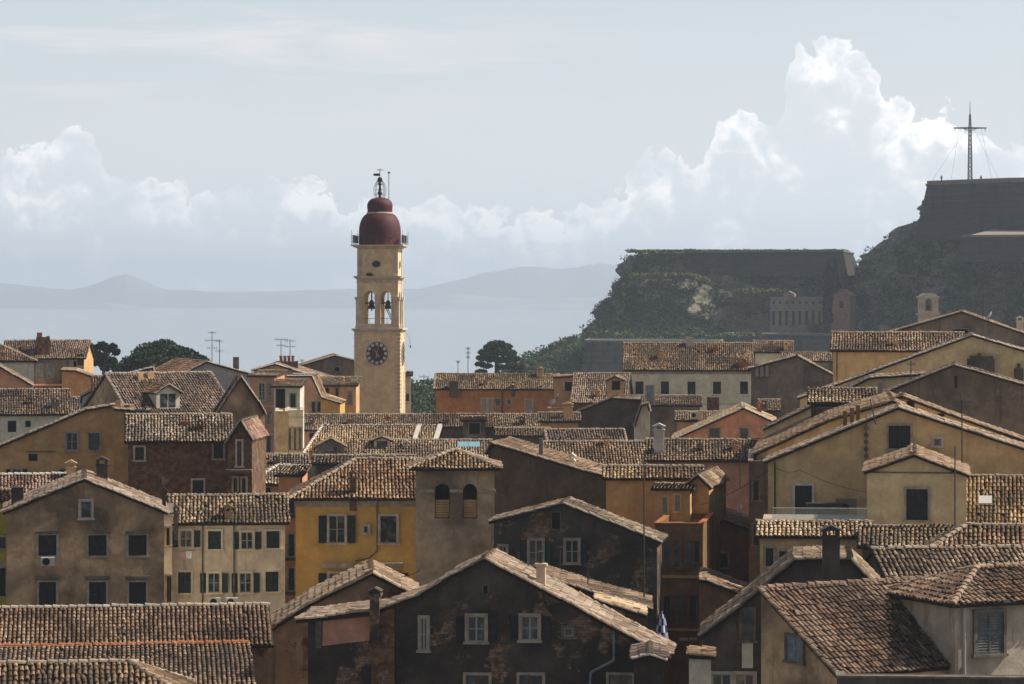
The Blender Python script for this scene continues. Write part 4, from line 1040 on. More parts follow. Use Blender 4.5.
mb = MB(); z = zv(197)
mb.lathe([(.24, 0), (.16, .3), (.36, .55), (.20, .8), (.14, 1.5), (.3, 1.7), (.15, 1.9), (.08, 2.3)], 12, (0, 0, z)); mb.lathe([(.02, 0), (.26, .12), (.34, .35), (.26, .6), (.02, .7)], 14, (0, 0, zv(181.8)))
mb.tube((0, 0, z+2.2), (0, 0, zv(167.5)), .05, n=5)
mb.tube((-.42, 0, zv(168.9)), (.42, 0, zv(168.9)), .05, n=4); mb.tube((0, -.4, zv(168.9)), (0, .4, zv(168.9)), .04, n=4)
mb.box(-.75, -.02, -.02, .02, zv(175), zv(172.4)); mb.box(-.9, -.6, -.02, .02, zv(174.3), zv(173.2))
mb.build('finial', MATS['metal_dark'], T)
mb = MB()
for i in range(8):
    a = 2*math.pi*i/8; pr = None
    for j in range(11):
        t = j/10; r = (7.2*(1-t)**.5*(.6+.4*t)+2.6*math.sin(t*math.pi))*kT; p = (r*math.cos(a), r*math.sin(a), zv(198.5)+(zv(178)-zv(198.5))*t)
        if pr: mb.tube(pr, p, .032, n=4, caps=False)
        pr = p
for zz in (194, 189, 184):
    r = 6.4*kT*(1-(198-zz)/60)
    for i in range(12): mb.tube((r*math.cos(i*math.pi/6), r*math.sin(i*math.pi/6), zv(zz)), (r*math.cos((i+1)*math.pi/6), r*math.sin((i+1)*math.pi/6), zv(zz)), .018, n=4, caps=False)
mb.build('finial_cage', MATS['metal_dark'], T)
mb = MB(); mb.tube((9.8*kT, 0, zv(205)), (9.8*kT, 0, zv(172)), .045, n=5); mb.box(9.8*kT-.14, 9.8*kT+.14, -.1, .1, zv(172.4), zv(170.8)); mb.build('lightning_rod', MATS['metal_dark'], T)
mb = MB(); q = [(26.5, 249), (26.6, 262), (26.4, 290), (26.9, 318), (27.4, 329), (31, 332), (35, 338), (36, 346)]
for a, b in zip(q, q[1:]): mb.tube((a[0]*kT, -hw-.3, zv(a[1])), (b[0]*kT, -hw-.3, zv(b[1])), .022, n=4)
mb.box(35.5*kT, 37*kT, -hw-.4, -hw-.2, zv(347.5), zv(345.5)); mb.build('hanging_cable', MATS['metal_dark'], T)
# narrow annex clinging to the tower's right side
h_ = House('town_house', 'narrow pale annex with a tiny tiled roof against the bell tower right side', 'building', 403, 411, 367, 0)
h_.eave(376, 372.5, 'tower_stone', l=5, shed=True)
h_.win(407.5, 394, 401, 3, 'hole_shade')
# ------------------------------------------------------------------ the town, far rows first
wallmat('w_cream', (.56, .50, .42), .18, seed=21, streak=.25)
wallmat('w_orange', (.31, .165, .075), .25, seed=22, streak=.3)
wallmat('w_ochre', (.43, .275, .135), .2, seed=23, streak=.25)
wallmat('w_ochre_b', (.44, .30, .16), .12, seed=24, streak=.2)
wallmat('w_yellow', (.47, .30, .095), .08, seed=25, streak=.12, light=(.50, .33, .11))
wallmat('w_yellow_b', (.48, .355, .20), .10, seed=26, streak=.18)
wallmat('w_yellow_c', (.52, .40, .25), .12, seed=27, streak=.2)
wallmat('w_salmon', (.48, .24, .14), .2, seed=28, streak=.2)
wallmat('w_salmon_b', (.50, .30, .17), .1, seed=29, streak=.15)
wallmat('w_pink', (.45, .24, .17), .25, seed=30, streak=.3)
wallmat('w_pink_worn', (.40, .21, .16), .5, seed=31, streak=.3, dark=(.30, .24, .19))
wallmat('w_redbrown', (.25, .095, .04), .3, seed=32, streak=.3)
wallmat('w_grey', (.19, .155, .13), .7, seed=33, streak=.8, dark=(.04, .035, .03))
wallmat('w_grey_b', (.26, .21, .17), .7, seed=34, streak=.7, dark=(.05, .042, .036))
wallmat('w_dark', (.12, .098, .082), .8, seed=35, streak=.8, dark=(.03, .026, .023))  # stained plaster, with wall shade put into the dark base colour
wallmat('w_dark_brick', (.10, .082, .068), .8, brick=.40, seed=36, streak=.7, dark=(.03, .025, .02), bricks=((.20, .12, .075), (.44, .31, .21)))  # worn plaster and brick, base darkened in colour as if in shade
wallmat('w_old_brick', (.26, .20, .15), .7, brick=.9, seed=37, streak=.5, dark=(.07, .055, .045), bricks=((.18, .09, .05), (.27, .15, .085)))
wallmat('w_beige', (.42, .30, .195), .95, seed=38, streak=.8, dark=(.085, .062, .042))
wallmat('w_pinkbeige', (.52, .41, .33), .3, seed=39, streak=.45, dark=(.14, .11, .09))
wallmat('w_bluegrey', (.30, .31, .35), .4, seed=40, streak=.5, dark=(.14, .13, .13))
wallmat('w_brown', (.15, .088, .045), .4, seed=41, streak=.4)
wallmat('w_tanstain', (.27, .19, .13), .75, seed=42, streak=.8, dark=(.055, .042, .033), brick=.25)
wallmat('w_towerhouse', (.36, .275, .195), .7, seed=43, streak=.8, dark=(.085, .07, .055))
wallmat('w_pale', (.55, .50, .44), .35, seed=44, streak=.4, dark=(.2, .17, .14))
wallmat('w_green', (.38, .34, .06), .3, seed=45, streak=.3)
wallmat('w_pale_streaked', (.40, .35, .30), .4, seed=46, streak=.9, dark=(.12, .10, .085))
G_L = 'houses of the old town'
def house(name, label, u0, u1, D, yaw=0.0, cat='house'): return House(name, label, cat, u0, u1, D, yaw)

# --- row at 370-300 m
h = house('town_house', 'dark grey gable house directly left of the bell tower', 296, 372, 372, 4)
h.gable([(296, 366), (335, 354.5), (372, 364)], 5, 'w_grey', os=.3)
h.win(337, 367, 371, 5, 'hole_shade')
h = house('town_house', 'salmon house with a shallow gable and four chimney pots, left of the bell tower', 254, 350, 332, -3)
h.gable([(254, 369), (275, 363), (350, 386)], 14, 'w_salmon_b', os=.3, verge='mortar_white'); h.band(380, 382, 'trim_pale', u0=256, u1=322)
h = house('town_house', 'salmon and cream house with a sloped white verge and two narrow windows', 288, 322, 318, -4)
h.gable([(288, 375), (312, 375), (322, 397)], 9, 'w_salmon_b', os=.1, ov=.1, verge='mortar_white')
h.win(313.5, 402, 412, 3, 'shut'); h.win(319, 402, 412, 3, 'shut')
h = house('town_house', 'bright ochre house wedged between the salmon house and the bell tower', 321, 340, 316, -4)
h.gable([(321, 396), (340, 402)], 8, 'w_yellow', os=.1)
h = house('town_house', 'small ochre house with a tiled lean-to against the bell tower foot', 319, 356, 326, -4)
h.eave(386, 378, 'w_ochre_b', l=6, shed=True); h.win(327, 388, 393, 4, 'hole_shade'); h.win(337, 388, 404, 3, 'shut'); h.win(350, 392, 404, 4, 'shut', sh='shutter_blue')
h.chimney(342, 384, 378, 4, 'w_ochre_b', pots=0)
h = house('town_house', 'four-pot chimney block on a dark low attic behind the salmon gable', 276, 298, 336, 0)
h.flat(362, 3, 'w_dark', parapet=.1); 
for i in range(4):
    t = MB(); x, z = h.L(281+4*i, 362, 1.5); t.lathe([(.17, -.02), (.17, .55), (.2, .6), (.2, .72), (.12, .72)], 10, (x, 1.5, z)); t.build('chimney_pot', MATS['pot'], h.root)

h = house('town_house', 'house with a blue-grey gable and tiled roof behind the dormer house', 176, 262, 292, 14)
h.gable([(176, 376), (206, 360.5), (262, 376)], 13, 'w_bluegrey', os=.4)
h.chimney(236, 364, 357, 5, 'w_dark', cap=False)
h = house('town_house', 'narrow house with a glazed veranda and white balcony, left of the salmon house', 250, 274, 288, -12)
h.eave(376.5, 372, 'w_pink', l=5, shed=True)
h.win(262, 383, 400, 6, 'plain', trim='trim_pale'); h.win(270, 383, 400, 3.5, 'plain'); h.win(262, 412, 424, 4, 'plain'); h.win(269, 412, 424, 3.5, 'shut', sh='shutter_blue'); h.win(262, 436, 452, 4, 'plain'); h.win(269, 436, 452, 3.5, 'shut')
bm = MB(); xa, z = h.L(249, 405); xb, _ = h.L(274, 405); bm.box(xa, xb, -.9, -.003, z-.12, z)
for i in range(14): bm.tube((xa+(xb-xa)*i/13, -.88, z), (xa+(xb-xa)*i/13, -.88, z+.9), .02, n=4)
bm.tube((xa, -.88, z+.9), (xb, -.88, z+.9), .03, n=4); bm.build('balcony', MATS['trim_pale'], h.root)
bm = MB(); xa, z = h.L(249, 433.5); bm.box(xa, xb, -.6, -.003, z-.12, z); bm.build('string_course', MATS['trim_pale'], h.root)
h = house('town_house', 'house with a dark loggia and a small tiled lean-to roof, left of the salmon wall', 274, 300, 284, -6)
h.eave(387, 381, 'w_pale', l=4, shed=True)
h.win(280.5, 389, 410, 9, 'hole_shade'); h.win(293, 394, 409, 5, 'shut')
h = house('town_house', 'mustard yellow slab of wall beside the pale house with tall windows', 276, 288, 262, 0)
h.flat(412, 8, 'w_yellow_b', parapet=.1, top='trim_pale')
h = house('town_house', 'pale house with three tall narrow windows beside the mustard wall', 287, 303, 264, 0)
h.flat(411, 8, 'w_pale', parapet=.15, top='trim_pale')
for u in (290, 295, 300): h.win(u, 428, 450, 2.4, 'shut', sh='shutter_grey')
h.band(416, 418, 'trim_pale')

h = house('town_house', "long low house with old tiles and a rosy wall before the bell tower", 303, 560, 302, 0)
h.eave(430, 415.5, 'w_pink', pitch_deg=20, tile='tile_old')
h.win(312, 433, 444, 5, 'hole_shade')
rg = MB(); xa, za = h.L(366, 427, 2.2); xb, _ = h.L(409, 427, 2.2); xc, zc_ = h.L(388, 415.5, 2.2); rg.prism([(xa, za), (xb, za), (xc, zc_)], 2.2, 6.0); rg.build('gablet', MATS['w_redbrown'], h.root)

h = house('town_house', 'long orange house with white shuttered windows under the solitary pine', 436, 556, 338, -2)
h.eave(389, 375, 'w_orange', pitch_deg=22, tile='tile_old', back=5, vergecap='mortar')
h.win(484, 398.5, 411, 4.5, 'shut', sh='frame_white', trim='trim_pale'); h.win(490.5, 398.5, 411, 4, 'shut', sh='frame_white', trim='trim_pale'); h.win(498, 399, 406, 5, 'shut', sh='trim_dark'); h.win(509, 399.5, 404.5, 4, 'small'); h.win(529, 399.5, 411, 7, 'shut', sh='frame_white', trim='trim_pale')
h.chimney(454, 389, 381, 9, 'w_dark', cap=False); h.chimney(540, 376, 368.5, 6, 'w_ochre_b'); h.chimney(513, 388, 383, 3, 'w_dark')
dp = MB(); xa, z0_ = h.L(502, 428); _, z1_ = h.L(502, 385); dp.tube((xa, -.12, z0_), (xa, -.12, z1_), .07, n=6); xb, zb = h.L(507, 412); dp.tube((xa, -.1, z1_-3), (xb, -.1, z1_-3.4), .04, n=5); dp.tube((xb, -.1, z1_-3.4), (xb, -.1, z0_), .05, n=5); dp.build('drainpipe', MATS['metal_dark'], h.root)
h = house('town_house', 'ochre attic stub with a black opening at the right end of the orange house', 554, 577, 326, 0)
h.gable([(554, 376), (577, 375)], 6, 'w_ochre_b', os=.1); h.win(569, 382, 391, 8, 'hole_shade')
h = house('town_house', 'low ochre parapet house carrying a satellite dish below the orange house', 548, 572, 315, 0); h.flat(409, 5, 'w_ochre', parapet=.3)
h = house('town_house', 'house under a pale steep tiled roof between the orange house and the cream house', 572, 626, 318, -4)
h.eave(402, 374.5, 'w_dark', pitch_deg=30, tile='tile_pale')
h = house('town_house', 'tiny ochre attic with a dark window left of the cream house', 607, 624, 309, 0)
h.gable([(607, 379), (615, 375), (624, 379)], 5, 'w_ochre_b', os=.15); h.win(616, 381, 390, 8, 'hole_shade')

h = house('town_house', 'cream house with a row of five dark windows and a wide tiled roof', 624.5, 752, 326, 0)
h.eave(369.5, 344, 'w_cream', pitch_deg=26, tile='tile_old', back=6, ov=.35)
for u in (639.5, 665, 691.5, 717, 744): h.win(u, 381.5, 394 if u != 691.5 else 397, 8, 'shut', trim='w_cream')
h.band(371.5, 374, 'trim'); h.band(403, 404.5, 'trim_pale')
h.chimney(690, 345.5, 337, 8, 'trim_pale', cap=False); h.chimney(627, 371, 362, 3, 'w_cream')
h.chimney(742.5, 366, 360, 8, 'w_redbrown'); 
h = house('town_house', 'house behind the cream one showing only a tiled roof and a parapet chimney', 755, 792, 338, 0)
h.eave(352, 342, 'w_cream', pitch_deg=24, tile='tile_old', back=4); h.chimney(786, 350, 343, 4, 'w_ochre_b')
h = house('town_house', 'far house with a thin strip of tiled roof behind the grey gable', 783, 842, 334, 0)
h.eave(361, 353.5, 'w_grey_b', pitch_deg=22, back=4)
h = house('town_house', 'grey gabled house with three little pale windows under its left eave', 752, 834, 298, 0)
h.gable([(751, 367), (797, 354.8), (835, 375)], 5, 'w_grey_b', os=.3, verge='trim_dark')
for u in (757, 761.8, 767): h.win(u, 365.5, 376.5, 3.2, 'shut', sh='frame_white', trim='trim_dark')
h = house('town_house', 'small house with a broken pale roof between the pink gable and the grey gable', 760, 778, 282, 0)
h.eave(411, 401, 'w_grey_b', l=5, shed=True, tile='tile_pale'); h.chimney(764, 409, 402, 5, 'w_dark')

h = house('town_house', 'far left house with a dark hipped roof and salmon gable wall', -14, 34, 296, 0)
h.eave(361, 343, 'w_pale', pitch_deg=24, tile='tile_old', inr=4)
h = house('town_house', 'weathered grey house with blue-grey shutters and a crumbling chimney tower, at far left', 8, 63, 302, 3)
h.eave(358.5, 342, 'w_grey_b', pitch_deg=24, tile='tile_tan', back=5)
for u in (25, 40, 51): h.win(u, 364, 378, 6, 'shut', sh='shutter_blue', trim='w_grey_b')
for u in (38, 52): h.win(u, 389, 402, 6, 'shut', sh='shutter_blue', trim='w_grey_b')
bm = MB(); xa, z = h.L(32, 384); xb, _ = h.L(66, 384); bm.box(xa, xb, -1.1, -.003, z-.18, z); bm.build('balcony', MATS['w_pink'], h.root)
h.chimney(43, 353, 337, 13, 'w_old_brick', cap=False); h.chimney(39.5, 351, 332.5, 5, 'w_redbrown', cap=False); h.chimney(31.5, 355.5, 350, 5, 'w_dark', cap=False); h.chimney(23.5, 349, 344, 4, 'w_salmon', cap=False); h.chimney(48, 340, 336, 3, 'w_old_brick', cap=False)
h = house('town_house', 'orange-walled house with two small windows behind the crumbling chimney', 26, 84, 322, -8)
h.eave(358, 341.5, 'w_ochre', pitch_deg=24, back=4); h.win(68, 361, 369, 3, 'shut', sh='shutter_blue'); h.win(75, 361, 367, 3, 'hole_shade'); h.chimney(81, 356, 354, 6, 'w_dark', cap=False)
h = house('town_house', 'lower orange-walled house with a tan lean-to roof near the umbrella pine', 62, 106, 298, 0)
h.gable([(62, 369), (76, 369.5), (106, 380)], 9, 'w_ochre', os=.2)
h = house('town_house', 'plain salmon wall sloping down to the right at the far left edge', -8, 32.5, 284, 0)
h.gable([(-8, 361), (32.5, 384)], 9, 'w_salmon', os=.05, verge='trim')
h = house('town_house', 'low house with a rough old tiled roof at the left edge above the ochre gable', -12, 68, 262, 0)
h.eave(414.5, 391, 'w_cream', pitch_deg=22, tile='tile_old'); h.win(12, 421, 432, 8, 'hole_shade'); h.win(28, 421, 427, 5, 'hole_shade')
h = house('town_house', 'little house with a tan roof squeezed beside the blue-grey parapet', 56, 84, 270, 0)
h.eave(412, 399, 'w_grey_b', pitch_deg=24)
h = house('town_house', 'house with a sloping blue-grey parapet wall and rough dark tiles', 80, 154, 254, 0)
h.gable([(80, 402), (81, 395), (121, 374), (153, 366), (154, 372)], .6, 'w_bluegrey', os=0, ov=.05, verge='w_bluegrey', ridge=False)
h = house('town_house', 'cream house with a dark eave tucked right of the blue-grey parapet', 94, 150, 250, 0)
h.eave(396, 377.5, 'w_cream', pitch_deg=22, tile='tile_old', back=3)

# --- the dormer house and its neighbours (250-200 m)
h = house('town_house', 'house with a big tan roof, a white-fronted dormer and a stained gable wall', 131, 236, 236, 22)
h.eave(417, 375, 'w_beige', pitch_deg=30, tile='tile_tan', vergecap='mortar', os=.1)
h.dormer(168, 409, 392.5, 385, 25, 'w_pale', win='plain', n=2, wfrac=.7, depth=3.5)
h.chimney(150, 378, 372, 6, 'w_ochre_b', cap=False)
h = house('town_house', 'dark stained gable wall rising right of the dormer house', 213, 265, 232, 12)
h.gable([(213, 416), (240, 375), (258, 400), (265, 412)], .8, 'w_beige', os=.05, verge='mortar', tile='tile_old')
h = house('brick_house', 'roofed brick shell with a pedimented corner balcony left of centre', 128, 229, 205, 0)
h.eave(441, 416.5, 'w_old_brick', pitch_deg=24, tile='tile_old', ov=.35)
h.win(218.5, 443, 458.5, 9.5, 'shut', trim='trim'); h.win(198, 480, 495, 11, 'shut', trim='trim_pale'); h.win(139.5, 447, 460, 9, 'shut', trim='trim_pale')
h.chimney(186, 424, 421, 8, 'w_redbrown', cap=False)
h = house('brick_house', 'narrow brick bay with a triangular pediment and small balcony on the ruin corner', 229, 252, 202, -8)
h.gable([(228, 439), (241, 419), (252, 436)], 7, 'w_old_brick', os=.2, tile='tile_red')
h.win(239.5, 441, 466, 4.5, 'brown', trim='trim_pale'); h.win(235.5, 478, 493, 3.5, 'shut'); h.win(244, 478, 493, 3.5, 'shut')
bm = MB(); xa, z = h.L(227, 469); xb, _ = h.L(253, 469); bm.box(xa, xb, -.7, -.003, z-.2, z); bm.build('balcony', MATS['trim_dark'], h.root)
h = house('town_house', 'long ochre gable house at left with two grey windows side by side', -12, 116, 214, 0)
h.gable([(-12, 449), (86, 408), (116, 403)], 1.2, 'w_ochre', os=.05, verge='trim', tile='tile_tan')
for u in (72, 94): h.win(u, 433, 450, 11, 'shut' if u == 94 else 'plain', trim='trim', sh='shutter_grey')
h.win(33, 454, 461, 8.5, 'hole_shade'); h.win(16.5, 469, 475, 9, 'open', trim='trim'); h.win(62, 469.5, 475, 5.5, 'shut'); h.win(79, 469.5, 475, 5.5, 'shut'); h.band(451, 452, 'trim_dark', u0=26, u1=56, name='cable_duct')
h = house('town_house', 'narrow ochre extension with a stepped roof right of the long ochre gable', 114, 133, 211, 0)
h.gable([(114, 407), (133, 408.5)], 8, 'w_ochre', os=.05); h.chimney(118, 417, 401, 5, 'w_ochre', cap=False); h.chimney(127, 409, 405, 5, 'w_dark', cap=False)
h = house('town_house', 'dark grimy wall block with two stacks between the ochre gable and the brick ruin', 131, 150, 209, 0); h.flat(411, 4, 'w_dark', parapet=.2)

h = house('town_house', 'wide tan roof edged in white lime with a dark dormer, left of centre', 300, 437, 268, 0)
h.eave(463, 427, 'w_dark', pitch_deg=24, tile='tile_tan', inl=1.9, cap='mortar_white')
h.dormer(331, 459, 446, 439, 26, 'w_dark', wfrac=.5, depth=3, tile='tile_tan')
for (u, ) in ((411,), (432,)):
    q = h.hit(u, 440); 
    if q:
        pz = MB(); sl = (h.zr-h.ze)/h.r
        pz.slab([(q.x-.4, .8, h.ze+.8*sl+.28), (q.x, .8, h.ze+.8*sl+.28), (q.x+1.0, h.r, h.zr+.28), (q.x+.6, h.r, h.zr+.28)], .3); pz.build('lime_strip', MATS['mortar_white'], h.root)
h = house('town_house', 'lighter tiled roof with a boxy skylight in the middle of the town', 358, 490, 246, 0)
h.eave(459, 441.5, 'w_pale', pitch_deg=18, tile='tile_pale', cap='mortar')
h.dormer(382, 448, 440.5, 437.5, 16, 'w_pale', wfrac=.8, depth=2, tile='tile_pale')
for u in (463.5, 475):
    a = h.hit(u-6, 448); b = h.hit(u+5, 448); c = h.hit(u+5, 443)
    if a and b and c:
        sk = MB(); sk.slab([(a.x, a.y, a.z+.12), (b.x, b.y, b.z+.12), (b.x, c.y, c.z+.12), (a.x, c.y, c.z+.12)], .12); sk.build('skylight', mat('skylight_blue', (.22, .38, .45), .25), h.root)
h = house('town_house', 'low house with three small mixed roofs between the ruin and the salmon wall', 248, 306, 232, 0)
h.eave(470, 456, 'w_salmon', pitch_deg=20, tile='tile_tan')
h = house('town_house', 'pale hipped roof with white lime edges low beside the brick corner bay', 250, 296, 216, 0)
h.eave(484, 467, 'w_ochre', pitch_deg=22, tile='tile_pale', inl=2.0, cap='mortar_white'); h.win(268, 488, 493, 5, 'hole_shade')
h = house('town_house', 'tall narrow salmon house with dark balconies left of the yellow house', 278.5, 300, 197, -5)
h.eave(476, 468, 'w_salmon', l=6, tile='tile_tan', shed=True)
for v in (505, 548, 582): h.win(291.5, v-14, v+8, 5.5, 'shut')
for v in (515, 558, 592):
    bm = MB(); xa, z = h.L(281, v); xb, _ = h.L(299, v); bm.box(xa, xb, -.8, -.003, z-.1, z)
    for i in range(10): bm.tube((xa+(xb-xa)*i/9, -.78, z), (xa+(xb-xa)*i/9, -.78, z+.95), .018, n=4)
    bm.tube((xa, -.78, z+.95), (xb, -.78, z+.95), .025, n=4); bm.build('balcony', MATS['metal_dark'], h.root)

# --- middle of the picture
h = house('town_house', 'low dark house with a small red-capped opening below the orange house', 429, 500, 282, 0)
h.eave(427, 415.5, 'w_dark', pitch_deg=20, tile='tile_old')
h = house('roof_hut', 'small roof hut with a dark doorway and red tile cap, below the orange house', 463, 485, 268, 0, cat='roof hut')
h.eave(421, 418, 'w_grey_b', l=2.2, shed=True, tile='tile_red'); h.win(474.5, 423, 434, 11, 'hole_shade')
h = house('town_house', 'dark block with a short strip of bright tiles right of the roof hut', 497, 548, 256, 0)
h.eave(436.5, 429.5, 'w_dark', l=3, shed=True, tile='tile_tan')
h = house('town_house', 'jumble of dark low walls with a thin lit roof left of the cream house', 540, 578, 282, 0)
h.eave(422, 414, 'w_ochre', l=4, shed=True, tile='tile_tan'); h.chimney(568, 418, 404, 9, 'w_ochre_b')
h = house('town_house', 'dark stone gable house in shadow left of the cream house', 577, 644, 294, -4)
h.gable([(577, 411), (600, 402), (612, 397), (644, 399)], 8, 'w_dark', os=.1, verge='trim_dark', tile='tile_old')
h = house('town_house', 'pale broken walls with a grey blind and a small roof below the cream house', 643, 700, 288, 0)
h.eave(406, 397, 'w_grey_b', l=5, shed=True, tile='tile_pale')
h.win(650, 386, 404, 7, 'shut', sh='shutter_blue'); h.chimney(713, 416, 397, 12, 'w_old_brick', cap=False, y=2) 
h = house('town_house', 'pale stub of wall topped with crumbling masonry by the grey blind', 634, 650, 280, 0)
h.gable([(634, 425), (641, 404), (648, 402), (650, 410)], 3, 'w_pale', os=0, verge='mortar', ridge=False)
h = house('town_house', 'ochre hut with pale tiles and a round fan left of the pink gable', 677, 733, 274, 0)
h.eave(421, 413, 'w_ochre', l=3.2, shed=True, tile='tile_pale'); h.chimney(700, 420, 410.5, 5, 'w_ochre_b', cap=False)
h = house('town_house', 'pink gabled house with two grey shuttered windows right of centre', 674, 775, 258, 0)
h.gable([(674, 438), (744, 406.5), (775, 421)], 11, 'w_pink', os=.2, verge='mortar_white', tile='tile_pale')
h.win(714.5, 428, 438, 10.5, 'shut', sh='shutter_grey'); h.win(744, 428, 438, 8, 'shut', sh='shutter_grey'); h.chimney(759, 413, 404, 5, 'w_redbrown')

h = house('town_house', 'long low tiled roof just above the left mid roofs, centre right', 552, 626, 244, 6)
h.eave(452, 431, 'w_ochre', pitch_deg=22, tile='tile_tan', vergecap='mortar')
h = house('town_house', 'broad tan roof of fine tiles with a white chimney at its right end', 546, 668, 226, 4)
h.eave(478, 443, 'w_grey', pitch_deg=22, tile='tile_tan')
h = house('town_house', 'rough brown tiled roof over a worn pink wall, right of the white chimney', 648, 772, 216, 0)
h.eave(460, 441, 'w_pink_worn', pitch_deg=22, tile='tile_old', cap='mortar')
cw = MB()
h.chimney(659, 452, 426, 10, 'white_plaster')
h = house('town_house', 'tiled roof over blue-grey eaves, a gable end hanging over the ochre street house', 606, 700, 186, 0)
h.eave(478, 468, 'w_ochre', pitch_deg=22, tile='tile_tan', ov=.3)
h.win(0, 0, 1, 1, 'hole_shade') if False else None

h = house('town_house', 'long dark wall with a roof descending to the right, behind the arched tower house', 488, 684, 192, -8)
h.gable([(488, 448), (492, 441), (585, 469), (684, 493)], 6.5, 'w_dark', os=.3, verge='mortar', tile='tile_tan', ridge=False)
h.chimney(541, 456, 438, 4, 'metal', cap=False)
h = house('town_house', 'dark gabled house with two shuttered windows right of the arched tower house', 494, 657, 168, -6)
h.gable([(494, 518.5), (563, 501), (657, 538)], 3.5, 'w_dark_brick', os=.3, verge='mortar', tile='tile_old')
h.win(536, 540, 565, 13.5, 'open', trim='trim'); h.win(572, 540, 563, 13, 'half', trim='trim', sh='shutter_black'); h.win(556, 512.5, 528.5, 8, 'hole_shade', trim='trim_dark'); h.win(503, 546, 562, 7, 'open', trim='trim'); h.win(559, 0, 1, 1) if False else None

# ochre street house, its terrace and narrow facade
h = house('street_house', 'narrow ochre street house with a tiled loggia above a long terrace', 655, 702, 174, -5)
h.flat(524, 9, 'w_brown', parapet=.35, top='w_redbrown')
for u in (667, 677, 689): h.win(u, 541, 567, 5.5, 'shut', sh='shutter_grey', trim='w_brown')
h.win(697, 541, 562, 4.5, 'shut', trim='w_brown')
for u in (667, 679, 693): h.win(u, 596, 622, 6, 'shut', sh='shutter_grey' if u == 679 else 'shutter_green', trim='w_brown')
h.band(575, 577.5, 'w_ochre', proud=.15); h.band(628, 630, 'w_ochre', proud=.2)
for u in (684, 693.5):
    mm = MB(); xa, z = h.L(u-4, 640); xb, _ = h.L(u+4, 640); mm.box(xa, xb, -.35, -.003, z, z+.14); mm.build('cornice', MATS['trim_pale'], h.root)  # pale colour stands for light caught on the cornice tops
h = house('roof_hut', 'ochre loggia hut with two blue-grey panels on the terrace of the street house', 655, 690, 181, -4, cat='roof hut')
h.eave(490, 486, 'w_ochre', l=3.5, shed=True, tile='tile_tan'); h.win(665, 497, 513, 4.5, 'shut', sh='shutter_blue', trim='w_ochre'); h.win(677.5, 495, 511, 5, 'shut', sh='shutter_blue', trim='w_ochre')
h = house('town_house', 'ochre hut with a tiled pediment roof poking over the street house terrace', 686, 708, 183, -8)
h.gable([(684, 484), (698, 473), (709, 483)], 8, 'w_ochre', os=.25, tile='tile_tan')
h = house('town_house', 'orange-red gable house with one square window facing the street', 700, 760, 188, 0)
h.gable([(700, 529), (724, 518), (760, 531)], 10, 'w_redbrown', os=.25, tile='tile_tan', verge='mortar')
h.win(721, 552.5, 567.5, 14, 'small', trim='trim_pale')
h = house('town_house', 'low brown house with a tan tiled lean-to below the orange-red gable', 699, 756, 165, 0)
h.gable([(699, 577.5), (706, 578), (756, 597)], 6, 'w_brown', os=.2, tile='tile_tan', verge='mortar')
h = house('town_house', 'narrow dark house with a lean-to of patched roofs behind the foreground gable', 545, 648, 150, 0)
h.gable([(545, 574), (600, 592), (648, 605)], 5, 'w_dark', os=.2, tile='tile_old', verge='mortar')
h = house('roof_hut', 'small hut with an orange-framed screen below the dark shuttered gable', 598, 644, 144, 0, cat='roof hut')
h.gable([(598, 598), (644, 612)], 3, 'w_brown', os=.1, tile='tile_pale'); h.win(612, 607, 622, 21, 'shut', sh='w_pinkbeige', trim='w_orange')

# arched tower house
h = house('tower_house', 'square weathered tower house with two arched openings under a hipped roof', 415.5, 494.5, 174, 0, cat='tower house')
x0_, ze = h.L(415.5, 467.5); w_ = h.w; _, zs = h.L(420, 518.5); _, zp = h.L(420, 491)
mb = MB(); l = w_*.95; ops = [(h.L(435, 500)[0], h.L(449.5, 500)[0], zs, zp), (h.L(463, 500)[0], h.L(477, 500)[0], zs, zp)]
arch_wall(mb, 0, w_, zs-.6, ze, ops, 0, .45, 10); mb.box(0, w_, 0, l, 0, zs-.6)
mb.box(0, .45, .45, l-.004, zs-.6, ze-.01); mb.box(w_-.45, w_, .45, l-.004, zs-.6, ze-.01)
mb.box(.451, w_-.451, l-.45, l, zs-.6, ze-.02); h.wall(mb, 'w_towerhouse'); h.l = l
kb = MB(); kb.box(-.1, w_+.1, -.1, -.003, zp-.1, zp+.08) if False else None
for (a, b) in ((0, ops[0][0]-.02), (ops[0][1]+.02, ops[1][0]-.02), (ops[1][1]+.02, w_)):
    s_ = MB(); s_.box(a-(.08 if a == 0 else 0), b+(.08 if b == w_ else 0), -.08, -.003, zp-.08, zp+.1); s_.build('string_course', MATS['trim'], h.root)
for (a, b, _, _) in ops:
    s_ = MB()
    for i in range(7): s_.box(a+.03, b-.03, .20, .26, zs+.05+i*.15, zs+.17+i*.15)
    s_.build('shutter', MATS['w_ochre'], h.root)
rb = MB(); ap = h.L(457, 449.5, l/2); zt = ap[1]; o = .4; up = .08
e = [Vector((-o, -o, ze-.06)), Vector((w_+o, -o, ze-.06)), Vector((w_+o, l+o, ze-.06)), Vector((-o, l+o, ze-.06))]; A = Vector((w_/2, l/2, zt))
for i in range(4):
    poly = [e[i], e[(i+1) % 4], A]; h.roofpolys.append(poly); tiles(rb, poly); 
for i in range(4): caps(rb, e[i], A, .14, 2)
h.roof = rb.build('roof', [MATS['tile_tan'], MATS['pan'], MATS['mortar']], h.root)
h.chimney(486, 0, 0, 1) if False else None

